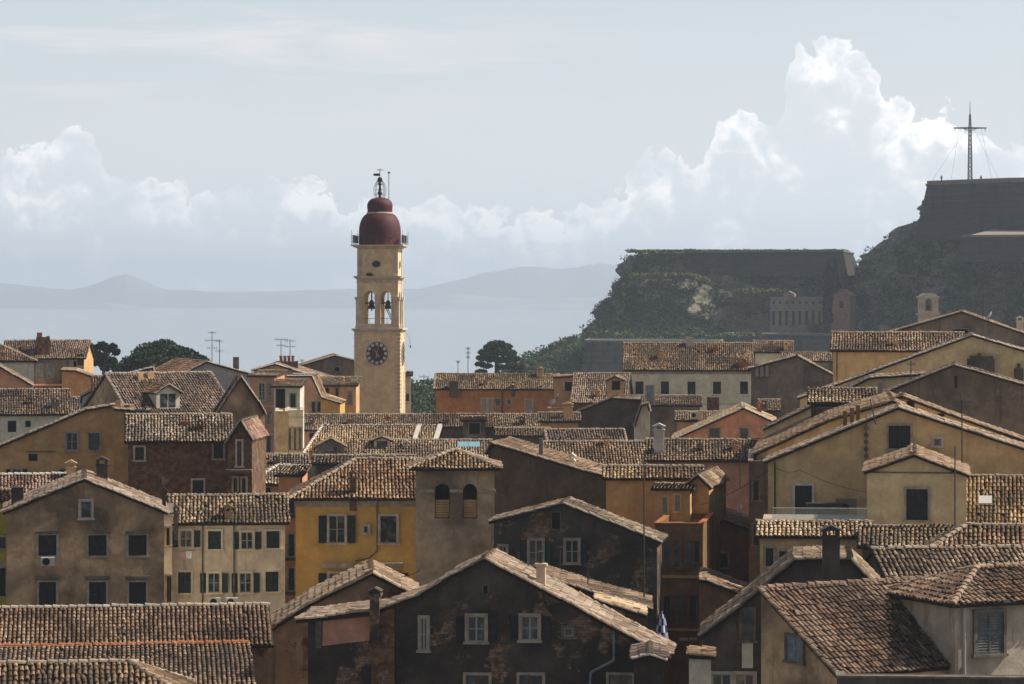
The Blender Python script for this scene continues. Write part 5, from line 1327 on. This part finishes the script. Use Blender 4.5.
# yellow house
h = house('yellow_house', 'bright yellow house with green shutters and hipped roof, left of the arched tower house', 295.5, 419, 180, 0)
h.eave(497, 461, 'w_yellow', pitch_deg=27, tile='tile_tan', inl=3.6, ov=.4, cap='mortar')
h.band(500, 507, 'trim', proud=.05, name='frieze')
h.win(337, 515.5, 543, 16, 'open', trim='trim_pale'); h.win(388.5, 515.5, 543, 17, 'small', trim='trim_pale', sh='shutter_grey')
h.win(337, 573, 600, 16, 'open', trim='trim_pale'); h.win(388.5, 573, 600, 17, 'open', trim='trim_pale')
for u0, u1 in ((322, 353), (373, 403)): h.band(562.5, 567, 'trim', proud=.5, u0=u0, u1=u1, name='ledge')
q = h.win(366, 526, 533, 4.5, 'small', trim='trim_pale')
dp = MB(); pp = [(377, 497), (377, 520), (377, 551), (369, 558), (355, 561)]
for a, b in zip(pp, pp[1:]):
    xa, za = h.L(*a); xb, zb = h.L(*b); dp.tube((xa, -.1, za), (xb, -.1, zb), .05, n=6)
dp.build('drainpipe', MATS['trim_dark'], h.root)
h.chimney(353, 494, 473.5, 7, 'w_old_brick')
h = house('town_house', 'thin strip of tiled roof over a dark gap right behind the yellow house', 316, 412, 196, 0)
h.eave(464.5, 457.5, 'w_dark', l=3, shed=True, tile='tile_tan')

# --- left foreground
h = house('town_house', 'house with a bright red tiled roof just above the grey gable at left', -14, 80, 192, 0)
h.eave(497, 476.5, 'w_ochre', pitch_deg=20, tile='tile_red', vergecap='mortar_white', cap='mortar_white')
h.chimney(71, 478, 463, 9, 'w_yellow_b'); 
h = house('town_house', 'acid yellow house slice at the far left edge', -16, 9, 170, 0)
h.eave(502, 492, 'w_green', l=5, shed=True, tile='tile_red'); h.win(2, 537, 548, 7, 'shut', sh='shutter_grey'); h.win(1, 568, 596, 9, 'shut'); h.band(562, 567, 'trim', proud=.2)
h = house('gable_house', 'weathered beige gable house with six dark shutters and an attic window', 6.5, 164, 163, 0)
h.gable([(6.5, 509), (84, 477), (164, 509)], 8, 'w_beige', os=.25, tile='tile_tan', verge='mortar')
for u in (47.5, 97.5, 137.5):
    h.win(u, 535, 555.5, 18, 'shut', sh='shutter_black', trim='trim'); h.win(u, 582, 606.5, 17, 'shut', sh='shutter_black', trim='trim')
    for (va, vb_) in ((531.5, 533.5), (576, 579)):
        xa, za = h.L(u-12, va); xb, zb = h.L(u+12, vb_); m_ = MB(); m_.box(xa, xb, -.22, -.003, zb, za); m_.build('ledge', MATS['trim_dark'], h.root)
h.win(86, 501, 518, 11, 'small', trim='trim_pale'); h.chimney(102, 480, 460, 11, 'w_dark'); h.chimney(17.5, 507, 487, 12, 'w_dark', cap=False, y=3); h.chimney(164, 508, 491, 4, 'w_dark', y=2)
h = house('town_house', 'slender cream side wall with a dark shutter between the beige gable and the pink-beige house', 163, 172, 166, 0)
h.flat(514, 8, 'w_cream', parapet=.1); h.win(168, 528, 545, 3, 'shut'); h.win(169, 576, 602, 4.5, 'shut')
h = house('town_house', 'pink-beige house with two rows of green shutters and a mossy tiled roof', 170.5, 285, 176, 0)
h.eave(523, 497.5, 'w_pinkbeige', pitch_deg=24, tile='tile_old', back=4)
for (u, v0, v1, st) in ((186, 530.5, 547, 'open'), (214.5, 531, 549, 'shut'), (247, 532, 549, 'open'), (273, 531, 548, 'shut'), (184.5, 572, 593, 'shut'), (214, 573, 592.5, 'open'), (245.5, 573, 592.5, 'open'), (272, 571.5, 591.5, 'shut')):
    h.win(u, v0, v1, 11.5 if st == 'open' else 13, st, trim='w_pinkbeige')
h.band(523.5, 525.5, 'trim', proud=.12); h.chimney(228, 519, 507, 7, 'w_beige'); h.chimney(176, 523, 508, 4, 'trim_dark', y=.5)
dp = MB()
for u in (202.5, 234):
    xa, za = h.L(u, 524); xb, zb = h.L(u, 606); dp = MB(); dp.tube((xa, -.1, za), (xb, -.1, zb), .045, n=6); dp.build('drainpipe', MATS['trim_dark'], h.root)

h = house('long_roof_house', 'long foreground roof of pale barrel tiles across the lower left', -30, 268, 134, 0)
h.eave(649, 611, 'w_tanstain', pitch_deg=19, tile='tile_tan', cap='trim', pan='pan', pitch=.205, course=.35, wild=.6)
h = house('long_roof_house', 'lower step of the long barrel-tiled roof at bottom left', -30, 250, 126, 0)
h.eave(699, 649.5, 'w_tanstain', pitch_deg=19, l=6.5, shed=True, tile='tile_tan', cap='w_redbrown', pitch=.205, course=.35, wild=.6)
h = house('long_roof_house', 'dark-toned roof corner with a white ridge edge at the bottom left corner', -30, 190, 112, 0)
h.eave(708, 667, 'w_grey', pitch_deg=20, tile='tile_old', inr=2.2, cap='mortar')
# peaked roof and wall left of the foreground gable
h = house('gable_house', 'tan stained house with a long left roof slope and peak below the yellow house', 256, 414, 141, 0)
h.gable([(256, 636), (310, 601), (372, 570.5), (414, 592)], 6, 'w_tanstain', os=.3, tile='tile_pale', verge='tile_pale', vergestep=.45, capr=.15)
h = house('foreground_house', 'big dark foreground gable house with crumbling brick and four shuttered windows', 308, 660, 130, -6)
h.gable([(308, 616), (380, 607), (420, 592), (452, 572), (485, 556), (571, 601), (660, 649)], 3.8, 'w_dark_brick', os=.5, tile='tile_pale', verge='tile_pale', vergestep=.45, capr=.14, ov=.3)
h.win(476.5, 616, 641.5, 17.5, 'open', trim='trim', sh='shutter_black'); h.win(530, 616, 640, 17, 'open', trim='trim', sh='shutter_black'); h.win(568.5, 628, 636.5, 9, 'small', trim='trim_dark')
h.win(485.5, 585.5, 593, 4.5, 'hole_shade', trim='trim_dark'); h.win(424, 618, 650, 6.5, 'plain', trim='trim')
for u in (477.5, 531, 620.5): h.win(u, 675, 700, 23, 'brown', trim='trim')
sb = MB(); xa, za = h.L(371.5, 590); xb, zb = h.L(381, 640); sb.box(xa, xb, -.55, -.003, zb, za-.02); sb.box(xa-.07, xb+.07, -.62, .06, za-.22, za-.1); sb.prism([(xa-.1, za), (xb+.1, za), ((xa+xb)/2, za+.16)], -.65, .1); sb.build('chimney', MATS['w_dark_brick'], h.root); h.chimney(541, 585, 558, 9, 'w_pinkbeige', cap=True, pots=1, potm='metal_dark')
pn = MB(); pts = [h.L(322, 646), h.L(323, 621), h.L(372, 616), h.L(372, 640)]; pn.prism([(x, z) for x, z in pts], -.04, -.003); pn.build('plaster_panel', MATS['w_pink_worn'], h.root)
pn = MB(); xa, za = h.L(316, 619); xb, zb = h.L(322, 648); pn.box(xa, xb, -.1, -.003, zb, za); pn.build('frame', MATS['shutter_grey'], h.root)
bt = MB(); xa, za = h.L(372, 606); xb, zb = h.L(395, 700); bt.box(xa, xb, -.25, -.003, zb, za); bt.build('buttress', MATS['w_old_brick'], h.root)
dp = MB(); pp = [(614, 624), (614, 660), (591, 672), (589, 700)]
for a, b in zip(pp, pp[1:]):
    xa, za = h.L(*a); xb, zb = h.L(*b); dp.tube((xa, -.12, za), (xb, -.12, zb), .06, n=6)
dp.build('drainpipe', MATS['shutter_blue'], h.root)
h = house('foreground_house', 'small pedimented brick corner turret under the right eave of the foreground gable', 636, 664, 124, 0)
h.gable([(634, 656), (650, 652), (664, 656)], 4, 'w_dark_brick', os=.1, verge='trim', tile='tile_old')

# --- right side
h = house('town_house', 'tan-walled house with a tilted roof and satellite dish at the far right top', 892, 1060, 272, 0)
h.gable([(880, 334), (962, 310.5), (1060, 345)], 12, 'w_grey_b', os=.3, tile='tile_tan', verge='mortar')
h.chimney(1020, 334, 318, 7, 'w_pale'); h.win(960.5, 329, 339, 15, 'hole_shade')
h = house('town_house', 'yellowish house with a long neat tiled roof strip, upper right', 833, 962, 238, 0)
h.eave(350.5, 334, 'w_yellow_b', pitch_deg=20, tile='tile_tan', back=4)
dp = MB(); xa, za = h.L(837, 352); dp.tube((xa, -.1, za), (xa, -.1, za-6), .05, n=6); dp.build('drainpipe', MATS['trim_dark'], h.root)
h = house('gable_house', 'wide ochre gable with a white verge and a dark triple chimney stack, upper right', 800, 1075, 226, 0)
h.gable([(800, 396), (845, 380), (972, 333.5), (1075, 364)], 5, 'w_yellow_c', os=.2, tile='tile_tan', verge='mortar_white')
h.win(960, 0, 1, 1) if False else None
sb = MB(); 
for (ua, ub, va, vb_) in ((967, 994.5, 359, 376), (970, 980, 355.5, 359.3), (984, 993, 356, 359.3), (978, 981, 353, 358.5)):
    xa, za = h.L(ua, va); xb, zb = h.L(ub, vb_); sb.box(xa, xb, -.7, -.003, zb, za)
sb.build('chimney', MATS['w_dark'], h.root)
sb = MB(); xa, za = h.L(1014, 368); xb, zb = h.L(1023, 386); sb.box(xa, xb, -.8, -.003, zb, za); xm = (xa+xb)/2; sb.box(xm-.12, xm+.12, -.5, -.26, za, za+.35); sb.build('chimney', MATS['w_dark'], h.root)
h = house('gable_house', 'lower ochre gable with a broken grey verge between the yellow roofs, right', 764, 930, 215, 0)
h.gable([(764, 427), (870, 376), (930, 372)], 4, 'w_yellow_c', os=.1, tile='tile_old', verge='trim')
h = house('gable_house', 'dark brown-grey gable wall with a slit window, right edge', 884, 1090, 205, 0)
h.gable([(884, 391), (954, 363), (1090, 402)], 4, 'w_grey', os=.15, tile='tile_old', verge='trim')
h.win(956, 375.5, 388, 3, 'hole_shade', trim='trim_dark'); h.chimney(909, 398, 388, 6, 'trim_dark', cap=False) if False else None
h = house('roof_hut', 'glazed green attic hut under a short thick tiled roof, right of centre', 811, 876, 194, 0, cat='roof hut')
h.eave(402, 390.5, 'w_dark', pitch_deg=22, l=5, tile='tile_tan', ov=.5); h.win(829, 407, 419, 25, 'small', trim='shutter_black'); h.chimney(880, 394, 382, 5, 'metal', cap=False, y=1)
h = house('gable_house', 'small ochre gable with two dark hatches behind the big yellow house', 872, 1090, 186, 0)
h.gable([(872, 406), (902, 394), (950, 412), (1090, 462)], 3, 'w_yellow_b', os=.1, tile='tile_tan', verge='mortar')
h.win(910.5, 401, 409, 7, 'hole_shade', trim='trim'); h.win(941, 413.5, 420, 6.5, 'hole_shade', trim='trim'); h.band(0, 1) if False else None

h = house('yellow_house', 'big yellow gable house with dark attic shutters and a long left roof slope', 768, 1110, 171, 0)
h.gable([(768, 458.5), (898, 405.5), (1110, 474)], 4, 'w_yellow_b', os=.25, tile='tile_tan', verge='tile_pale', vergestep=.45, capr=.15)
h.win(899.5, 425.5, 448.5, 22, 'shut', sh='shutter_black', trim='trim'); h.win(937.5, 438.5, 446, 8, 'small', trim='trim_pale')
h.door(795, 812, 485.5, 524, 'shutter_black', 'white_plaster')
for i, u in enumerate((845, 852, 858)): h.chimney(u, 419-i*2.5, 411-i*3, 4, 'w_brown', cap=False)
sb = MB()
for i in range(7):
    xa, za = h.L(866, 421+i*7); sb.box(xa-.12, xa+.12, -.12, -.003, za-.1, za+.1)
xa, za = h.L(868, 414); sb.tube((xa-.1, -.12, za), (xa-.1, -.12, za-3.2), .04, n=6); sb.build('vent_pipe', MATS['trim_dark'], h.root)
dp = MB(); xa, za = h.L(775, 462); dp.tube((xa, -.12, za), (xa, -.12, za-8), .05, n=6); dp.build('drainpipe', MATS['metal_dark'], h.root)
for i in range(3): h.winside('L', h.l-.9-i*1.2, h.L(780, 500)[1], h.L(780, 478)[1], .7, 'shut', sh='shutter_black', trim='trim_dark', sill=False)
h = house('town_house', 'broad roof slope seen edge on above the big yellow gable', 752, 900, 181, 0)
h.gable([(757, 451), (829, 418), (893, 399), (900, 402)], 17, 'w_yellow_b', os=.25, tile='tile_tan', verge='tile_pale')

h = house('yellow_house', 'small yellow gable house with one dark shuttered window in front of the big yellow house', 867, 966, 160, 0)
h.gable([(867, 469), (914, 452.5), (966, 472)], 9, 'w_yellow_c', os=.2, tile='tile_pale', verge='tile_pale', vergestep=.45)
h.win(917, 489, 520, 21.5, 'shut', sh='shutter_black', trim='trim'); h.band(471.5, 473, 'trim_dark', proud=.05)
h = house('town_house', 'tiled roof with a square skylight descending at the right edge', 964, 1100, 163, 0)
h.eave(527, 478, 'w_yellow_c', pitch_deg=30, tile='tile_tan')
a = h.hit(978.5, 506); b = h.hit(992, 506); c = h.hit(992, 498.5)
if a and b and c:
    sk = MB(); sk.slab([(a.x, a.y, a.z+.16), (b.x, b.y, b.z+.16), (b.x, c.y, c.z+.16), (a.x, c.y, c.z+.16)], .16); sk.build('skylight', mat('skylight_pale', (.55, .55, .55), .2), h.root)
# terrace house
h = house('terrace_house', 'yellow terrace house with a short tiled fringe and glass rail, right of centre', 760, 868, 153, 0)
_, zt = h.L(760, 523.5, 1.5)
h.eave(536, 523.5, 'w_yellow_b', l=1.7, shed=True, tile='tile_pale', ov=.3)
mb = MB(); mb.box(0, h.w, 1.7, 12, 0, h.zr-.25); mb.build('terrace', MATS['trim'], h.root)
h.win(769.5, 548, 566, 8, 'shut'); h.win(785, 551, 570, 12, 'shut'); h.band(549, 553, 'trim_pale', u0=792, u1=822, proud=.3)
mb = MB(); mb.box(.6, h.w, 1.85, 1.88, h.zr-.2, h.zr+.75); gm = mat('rail_glass', (.5, .6, .56), .05); gm.node_tree.nodes['Principled BSDF'].inputs['Alpha'].default_value = .22; mb.build('glass_rail', gm, h.root)
mb = MB(); mb.box(.6, h.w, 1.82, 1.91, h.zr+.76, h.zr+.82); mb.build('handrail', MATS['trim_pale'], h.root)
h = house('town_house', 'dark recessed row with a shaded tiled strip right of the terrace house', 862, 950, 150, 0)
h.eave(546, 529, 'w_dark', pitch_deg=20, tile='tile_old'); 
h = house('town_house', 'narrow dark stained house edge in the alley left of the terrace house', 749, 768, 178, 0)
h.flat(462, 14, 'w_dark', parapet=.1)
for v in (480, 525): h.win(756, v, v+20, 5, 'shut', trim='trim_dark', sh='shutter_black')
h = house('town_house', 'red-brown gable end with a tiled roof beyond the foreground ridge at right', 931, 1090, 140, 0)
h.eave(551, 527, 'w_redbrown', pitch_deg=24, tile='tile_tan', inl=1.6)
# --- right foreground
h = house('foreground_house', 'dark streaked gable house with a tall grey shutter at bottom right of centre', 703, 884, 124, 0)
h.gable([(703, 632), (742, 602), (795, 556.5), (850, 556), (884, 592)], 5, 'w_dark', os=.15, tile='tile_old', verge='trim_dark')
h.win(747.5, 610, 640, 11, 'shut', sh='shutter_grey', trim='trim_dark')
mm = MB(); xa, za = h.L(742, 641); xb, zb = h.L(753, 668); mm.box(xa, xb, -.05, -.003, zb, za); mm.build('patch', MATS['w_pale'], h.root)
for u in (722, 745):
    h.win(u, 674, 700, 18, 'plain', trim='trim_pale')
h = house('foreground_house', 'narrow white pier with a tiled cap at the foot of the dark streaked house', 689, 711, 119, 0)
h.gable([(689, 652), (711, 653)], 2, 'w_pale', os=.15, tile='tile_old', verge='tile_old')
h.chimney(831, 562, 530, 17, 'w_dark', y=2.0)
h = house('foreground_house', 'large sloping roof of diagonal-lit tiles with a pale gable wall, bottom right', 838, 1060, 112, 40)
h.eave(676, 591, 'w_beige', pitch_deg=30, tile='tile_tan', os=.12, ov=.15, cap='mortar', vergecap='tile_old', course=.34, shed=True)
h.winside('L', h.l-2.6, h.L(838, 668)[1], h.L(838, 641)[1]-.1, .95, 'shut', sh='shutter_blue', trim='trim_dark')
h = house('foreground_house', 'low dark wall with a gutter under the big sloping roof, bottom right edge', 838, 1100, 107, 4)
h.flat(677.5, 1.2, 'w_dark', parapet=.05, top='trim_dark')
h = house('foreground_house', 'tiled roof slope behind the hipped corner house, dipping to the left, bottom right', 893, 1100, 128, 18)
h.eave(592, 551.5, 'w_dark', pitch_deg=27, tile='tile_tan', os=.15, cap='mortar', course=.34)
h = house('corner_house', 'pale streaked corner house with a hipped roof and a grey louvred window, bottom right', 955, 1100, 114.3, 32)
h.eave(603, 572, 'w_pale_streaked', l=5.0, tile='tile_tan', inl=2.5, ov=.35, cap='tile_pale', course=.34)
h.win(989, 612, 654, 27, 'shut', sh='shutter_grey', trim='trim_dark')
dp = MB(); dp.tube((.35, -.1, h.ze-.2), (.35, -.1, h.ze-4), .06, n=6); dp.build('drainpipe', MATS['metal_pale'], h.root)
# ------------------------------------------------------------------ things on the roofs and walls
def antenna(u, vb, vt, D, label, kind='yagi', wpx=12, rows=((.05, 1.0),), lean=0.0):
    b = P(u, vb, D); k = D/F; hgt = (vb-vt)*k; r = empty('tv_antenna', b, random.uniform(-.3, .3), label, 'antenna', 'aerials on the roofs')
    mb = MB(); rr = max(.04, .40*k); mb.tube((0, 0, -.6), (lean*k, 0, hgt), rr, rr*.8, 6); mb.build('mast', MATS['metal_dark'], r)
    if kind == 'yagi':
        for (t, sc) in rows:
            z = hgt*(1-t); L_ = wpx*k*sc/2; mb = MB(); mb.tube((-L_, 0, z), (L_, 0, z), rr*.6, n=4)
            n = max(4, int(wpx*sc/1.8))
            for i in range(n):
                x = -L_+2*L_*i/(n-1); mb.tube((x, -.25, z-.02), (x, .25, z+.02), rr*.4, n=4); mb.tube((x, 0, z-.9*k*1.6), (x, 0, z+.9*k*1.6), rr*.4, n=4)
            mb.build('boom', MATS['metal_dark'], r)
    return r
def dish(u, v, D, dpx, label, face=(-.5, -.8, .35), m='metal_pale'):
    c = P(u, v, D); k = D/F; R0 = dpx*k/2; r = empty('satellite_dish', c-Vector((0, 0, R0*1.5)), 0, label, 'satellite dish', 'satellite dishes')
    f = Vector(face).normalized(); q = f.to_track_quat('Z', 'Y').to_matrix(); o = Vector((0, 0, R0*1.5))
    mb = MB(); t = MB(); t.lathe([(R0*.02, -.22*R0), (R0*.4, -.18*R0), (R0*.75, -.05*R0), (R0, .1*R0), (R0*.97, .12*R0), (R0*.7, 0), (R0*.35, -.12*R0), (R0*.02, -.16*R0)], 20)
    mb.mesh([o+q @ Vector(p) for p in t.v], t.f); mb.build('reflector', MATS[m], r)
    mb = MB(); mb.tube(o+q @ Vector((0, -R0*.9, 0)), o+q @ Vector((0, -.1*R0, R0*.95)), .03*R0+.01, n=5); mb.tube(o+q @ Vector((0, -.14*R0, R0*.9)), o+q @ Vector((0, -.06*R0, R0*1.05)), .09*R0, n=6); mb.build('feed_arm', MATS['metal_dark'], r)
    mb = MB(); mb.tube((0, .1, -R0*.6), (0, .1, R0*1.4), .05*R0+.015, n=6); mb.build('mast', MATS['metal_dark'], r)
    return r
def aircon(u0, u1, v0, v1, D, label, m='ac_white'):
    k = D/F; w_ = (u1-u0)*k; h_ = (v1-v0)*k; b = P((u0+u1)/2, v1, D); r = empty('air_conditioner', b, -math.atan(((u0+u1)/2-512)/F), label, 'air conditioner', 'air conditioning units')
    mb = MB(); mb.box(-w_/2, w_/2, -.02, .36, 0, h_); mb.build('casing', MATS[m], r)
    mb = MB(); rr = min(w_*.3, h_*.42); c = (-w_*.12, h_*.5)
    for i in range(5):
        q = rr*(.2+.2*i)
        for j in range(16):
            a0, a1 = 2*math.pi*j/16, 2*math.pi*(j+1)/16; mb.tube((c[0]+q*math.cos(a0), -.05, c[1]+q*math.sin(a0)), (c[0]+q*math.cos(a1), -.05, c[1]+q*math.sin(a1)), .012, n=4, caps=False)
    mb.build('grille', MATS['metal_dark'], r)
    mb = MB(); n = 20; mb.mesh([(c[0]+rr*.95*math.cos(2*math.pi*i/n), -.026, c[1]+rr*.95*math.sin(2*math.pi*i/n)) for i in range(n)], [tuple(range(n))]); mb.build('fan', MATS['hole_shade'], r)
    for x in (-w_*.35, w_*.35):
        mb = MB(); mb.box(x-.02, x+.02, -.02, .4, -.12, -.003); mb.build('bracket', MATS['metal_dark'], r)
    return r
antenna(212, 362, 331, 300, 'tallest aerial of the left skyline, over the blue-grey gable', wpx=14, rows=((.3, 1.0), (.55, .7), (.05, .5)))
antenna(219.5, 362, 340, 300, 'shorter aerial close to the tall one over the blue-grey gable', wpx=7, rows=((.05, 1.0), (.5, 1.0)))
antenna(281, 358, 338.5, 338, 'left aerial over the four chimney pots', wpx=13, rows=((.05, 1.0), (.35, .6)))
antenna(290, 358, 339, 340, 'right aerial over the four chimney pots', wpx=10, rows=((.1, 1.0), (.4, 1.0)))
antenna(302, 366, 360, 350, 'tiny aerial on the slope between the four pots and the grey gable', wpx=4)
antenna(468, 376, 347, 345, 'taller of two thin masts above the orange house', wpx=4, rows=((.05, 1.0), (.2, 1.0), (.35, .8)))
antenna(458, 376, 361, 345, 'shorter of two thin masts above the orange house', wpx=2.5, rows=((.05, 1.0),))
antenna(424, 387, 374, 420, 'thin faint aerial over the low wood right of the bell tower', wpx=9, rows=((.2, 1.0),))
antenna(15, 346, 343, 300, 'very low horizontal aerial on the far left roof', wpx=16, rows=((.1, 1.0),))
antenna(644, 585, 450, 150, 'tall dark pole rising in front of the ochre street house', kind='pole')
antenna(962, 456, 400, 166, 'comb-shaped aerial on a mast above the small yellow gable house', wpx=22, rows=((.03, 1.0), (.1, .8)))
antenna(955, 555, 446, 150, 'thin tall pole in front of the small yellow gable house', kind='pole')
antenna(983, 334, 285, 268, 'rusty tall mast beside the big satellite dish, upper right', kind='pole')
antenna(876, 414, 399, 169, 'leaning aerial leg on the roof left of the attic shutters', kind='pole', lean=-6)
antenna(911, 392, 361, 203, 'slim aerial rising left of the slit window gable', wpx=7, rows=((.1, 1.0),))
antenna(560, 585, 545, 160, 'thin aerial between the two shuttered windows of the dark gable house', wpx=4, rows=((.05, 1.0),))
antenna(588, 600, 562, 152, 'rusty aerial in front of the dark gable house, right of its windows', wpx=7, rows=((.1, 1.0), (.4, .8)))
antenna(559.5, 482, 430, 205, 'thin aerial standing on the long descending roof', kind='pole')
antenna(691, 408, 366, 330, 'slim mast against the cream house with five windows', kind='pole')
antenna(566, 375, 350, 420, 'thin mast against the green slope left of the cream house', kind='pole')
antenna(740, 480, 452, 205, 'small white aerial in front of the worn pink wall', wpx=5, rows=((.1, 1.0),))
antenna(406, 459, 448, 248, 'small thin aerial on the lighter tiled roof with the skylight', kind='pole')
dish(989, 316, 262, 11, 'largest satellite dish, on the upper right roof beside the rusty mast', face=(-.75, .1, .5))
dish(553, 402, 318, 6, 'white satellite dish at the left on the low ochre parapet house')
dish(557.5, 395, 320, 3.5, 'tiny white satellite dish above the larger one by the ochre stub')
dish(570, 417, 300, 4, 'small grey satellite dish in the shadowed jumble below the ochre stub')
dish(740, 507, 205, 5, 'small grey satellite dish low on the worn pink wall')
aircon(41, 54.5, 557.5, 566, 162.4, 'air conditioner under the upper left window of the beige gable house')
aircon(209, 220.5, 598, 605.5, 175.5, 'left one of the two air conditioners low on the pink-beige house')
aircon(226, 238, 598, 605.5, 175.5, 'right one of the two air conditioners low on the pink-beige house')
aircon(836, 856.5, 499, 520, 168, 'large grey air conditioner on the terrace by the big yellow house', 'metal')
aircon(526, 532, 411, 416, 337, 'small air conditioner under a white window of the orange house')
aircon(691, 698, 411.5, 419, 273, 'air conditioner with a round fan on the ochre hut, left of the pink gable')
mb = MB(); mb.box(-.95, .95, 0, .8, 0, .82); mb.box(-1.0, 1.0, -.05, .85, .824, .92); 
o = mb.build('storage_box', mat('box_green', (.012, .04, .035), .5)); b = P(825, 520, 166); o.location = b; tag(o, 'dark green storage box on the terrace, left of the large air conditioner', 'box')
# folded blue and white parasol on the street terrace
b = P(662, 652, 150); k = 150/F; r = empty('parasol', b, 0, 'folded blue and white striped parasol on a small balcony above the street', 'parasol')
mb = MB(); mb.tube((0, 0, 0), (0, 0, 41*k), .03, n=6); mb.build('pole', MATS['metal_pale'], r)
mat('cloth_blue', (.02, .05, .28), .8); mat('cloth_white', (.6, .6, .62), .8)
mb = MB(); n = 14; rings = [(.08, 38), (.14, 34), (.20, 27), (.24, 20), (.27, 14), (.2, 12.5)]
V = []
for (rr, z) in rings:
    for i in range(n):
        a = 2*math.pi*i/n; q = rr*(1+.3*(i % 2)); V.append((q*math.cos(a), q*math.sin(a), z*k))
for kk in range(len(rings)-1):
    for i in range(n):
        j = (i+1) % n; mb.mesh([V[kk*n+i], V[kk*n+j], V[(kk+1)*n+j], V[(kk+1)*n+i]], [(0, 3, 2, 1)], (i//2+kk) % 2)
mb.build('canopy', [MATS['cloth_blue'], MATS['cloth_white']], r)

for (u, v, hh, ww, mm, cp) in ((406, 447, 5, 5, 'w_pale', 1), (312, 424, 6, 4, 'w_grey_b', 1), (588, 404, 6, 6, 'w_old_brick', 0), (598, 396, 5, 4, 'w_ochre', 1), (522, 425, 7, 5, 'w_dark', 1), (447, 424, 7, 4, 'w_grey_b', 1), (606, 446, 8, 5, 'w_ochre_b', 1), (735, 450, 8, 6, 'w_pink', 1), (350, 424, 5, 6, 'w_redbrown', 0), (140, 380, 7, 5, 'w_ochre_b', 0), (55, 408, 8, 6, 'w_grey_b', 1), (30, 404, 5, 4, 'w_old_brick', 1), (276, 464, 6, 5, 'w_grey_b', 1), (200, 430, 8, 6, 'w_old_brick', 1), (660, 358, 7, 5, 'w_ochre', 1), (715, 352, 6, 4, 'w_redbrown', 1), (485, 385, 5, 4, 'w_grey_b', 0), (572, 464, 8, 5, 'w_pale', 1), (895, 345, 6, 4, 'w_ochre_b', 1), (232, 512, 9, 6, 'w_beige', 1), (700, 451, 6, 5, 'w_dark', 1)):
    best = None
    for hh_ in HS:
        p = hh_.hit(u, v)
        if p is not None:
            d = (hh_.M @ p).y
            if best is None or d < best[0]: best = (d, hh_)
    if best: best[1].chimney(u, v, v-hh, ww, mm, cap=bool(cp))

# washing on a line beside the pink-beige house
for i, (u, col, lab) in enumerate(((182, 'cloth_pink', 'small pink cloth on the washing line at the pink-beige house'), (188.5, 'cloth_white', 'white cloth on the washing line at the pink-beige house'))):
    mat('cloth_pink', (.5, .25, .27), .9); p = P(u, 551, 174.8); mb = MB()
    mb.mesh([(-.16, 0, 0), (.16, 0, 0), (.17, .03, -.42), (.05, -.02, -.45), (-.15, .02, -.40)], [(0, 1, 2, 3, 4)]); mb.mesh([(-.16, .012, 0), (.16, .012, 0), (.17, .042, -.42), (.05, -.008, -.45), (-.15, .032, -.40)], [(4, 3, 2, 1, 0)])
    o = mb.build('laundry', MATS[col]); o.location = p; tag(o, lab, 'laundry')
def cable(pts, D, label, sag=2.0, r=.02):
    mb = MB()
    for (a, b) in zip(pts, pts[1:]):
        pr = None
        for i in range(13):
            t = i/12; p = P(a[0]+(b[0]-a[0])*t, a[1]+(b[1]-a[1])*t+sag*4*t*(1-t), D if not isinstance(D, tuple) else D[0]+(D[1]-D[0])*t)
            if pr: mb.tube(pr, p, r, n=4, caps=False)
            pr = p
    o = mb.build('cable', MATS['metal_dark']); tag(o, label, 'cable', 'overhead cables'); return o
cable([(171, 551), (204, 549)], 174.8, 'washing line across the left end of the pink-beige house', 1.0, .012)
cable([(493, 492), (562, 506)], (172, 169), 'thin cable sagging from the arched tower house to the dark gable', 4)
cable([(277, 510), (296, 507)], 179, 'short cable between the salmon house and the yellow house', 1.5)
cable([(700, 505), (768, 470)], (176, 172), 'thin cable crossing the alley towards the big yellow house', 4)
cable([(398, 577), (420, 570)], 139, 'short cable at the right side of the small tiled peak', 2)
cable([(866, 492), (800, 470), (776, 468)], 160, 'cable along the wall of the big yellow house', 3)
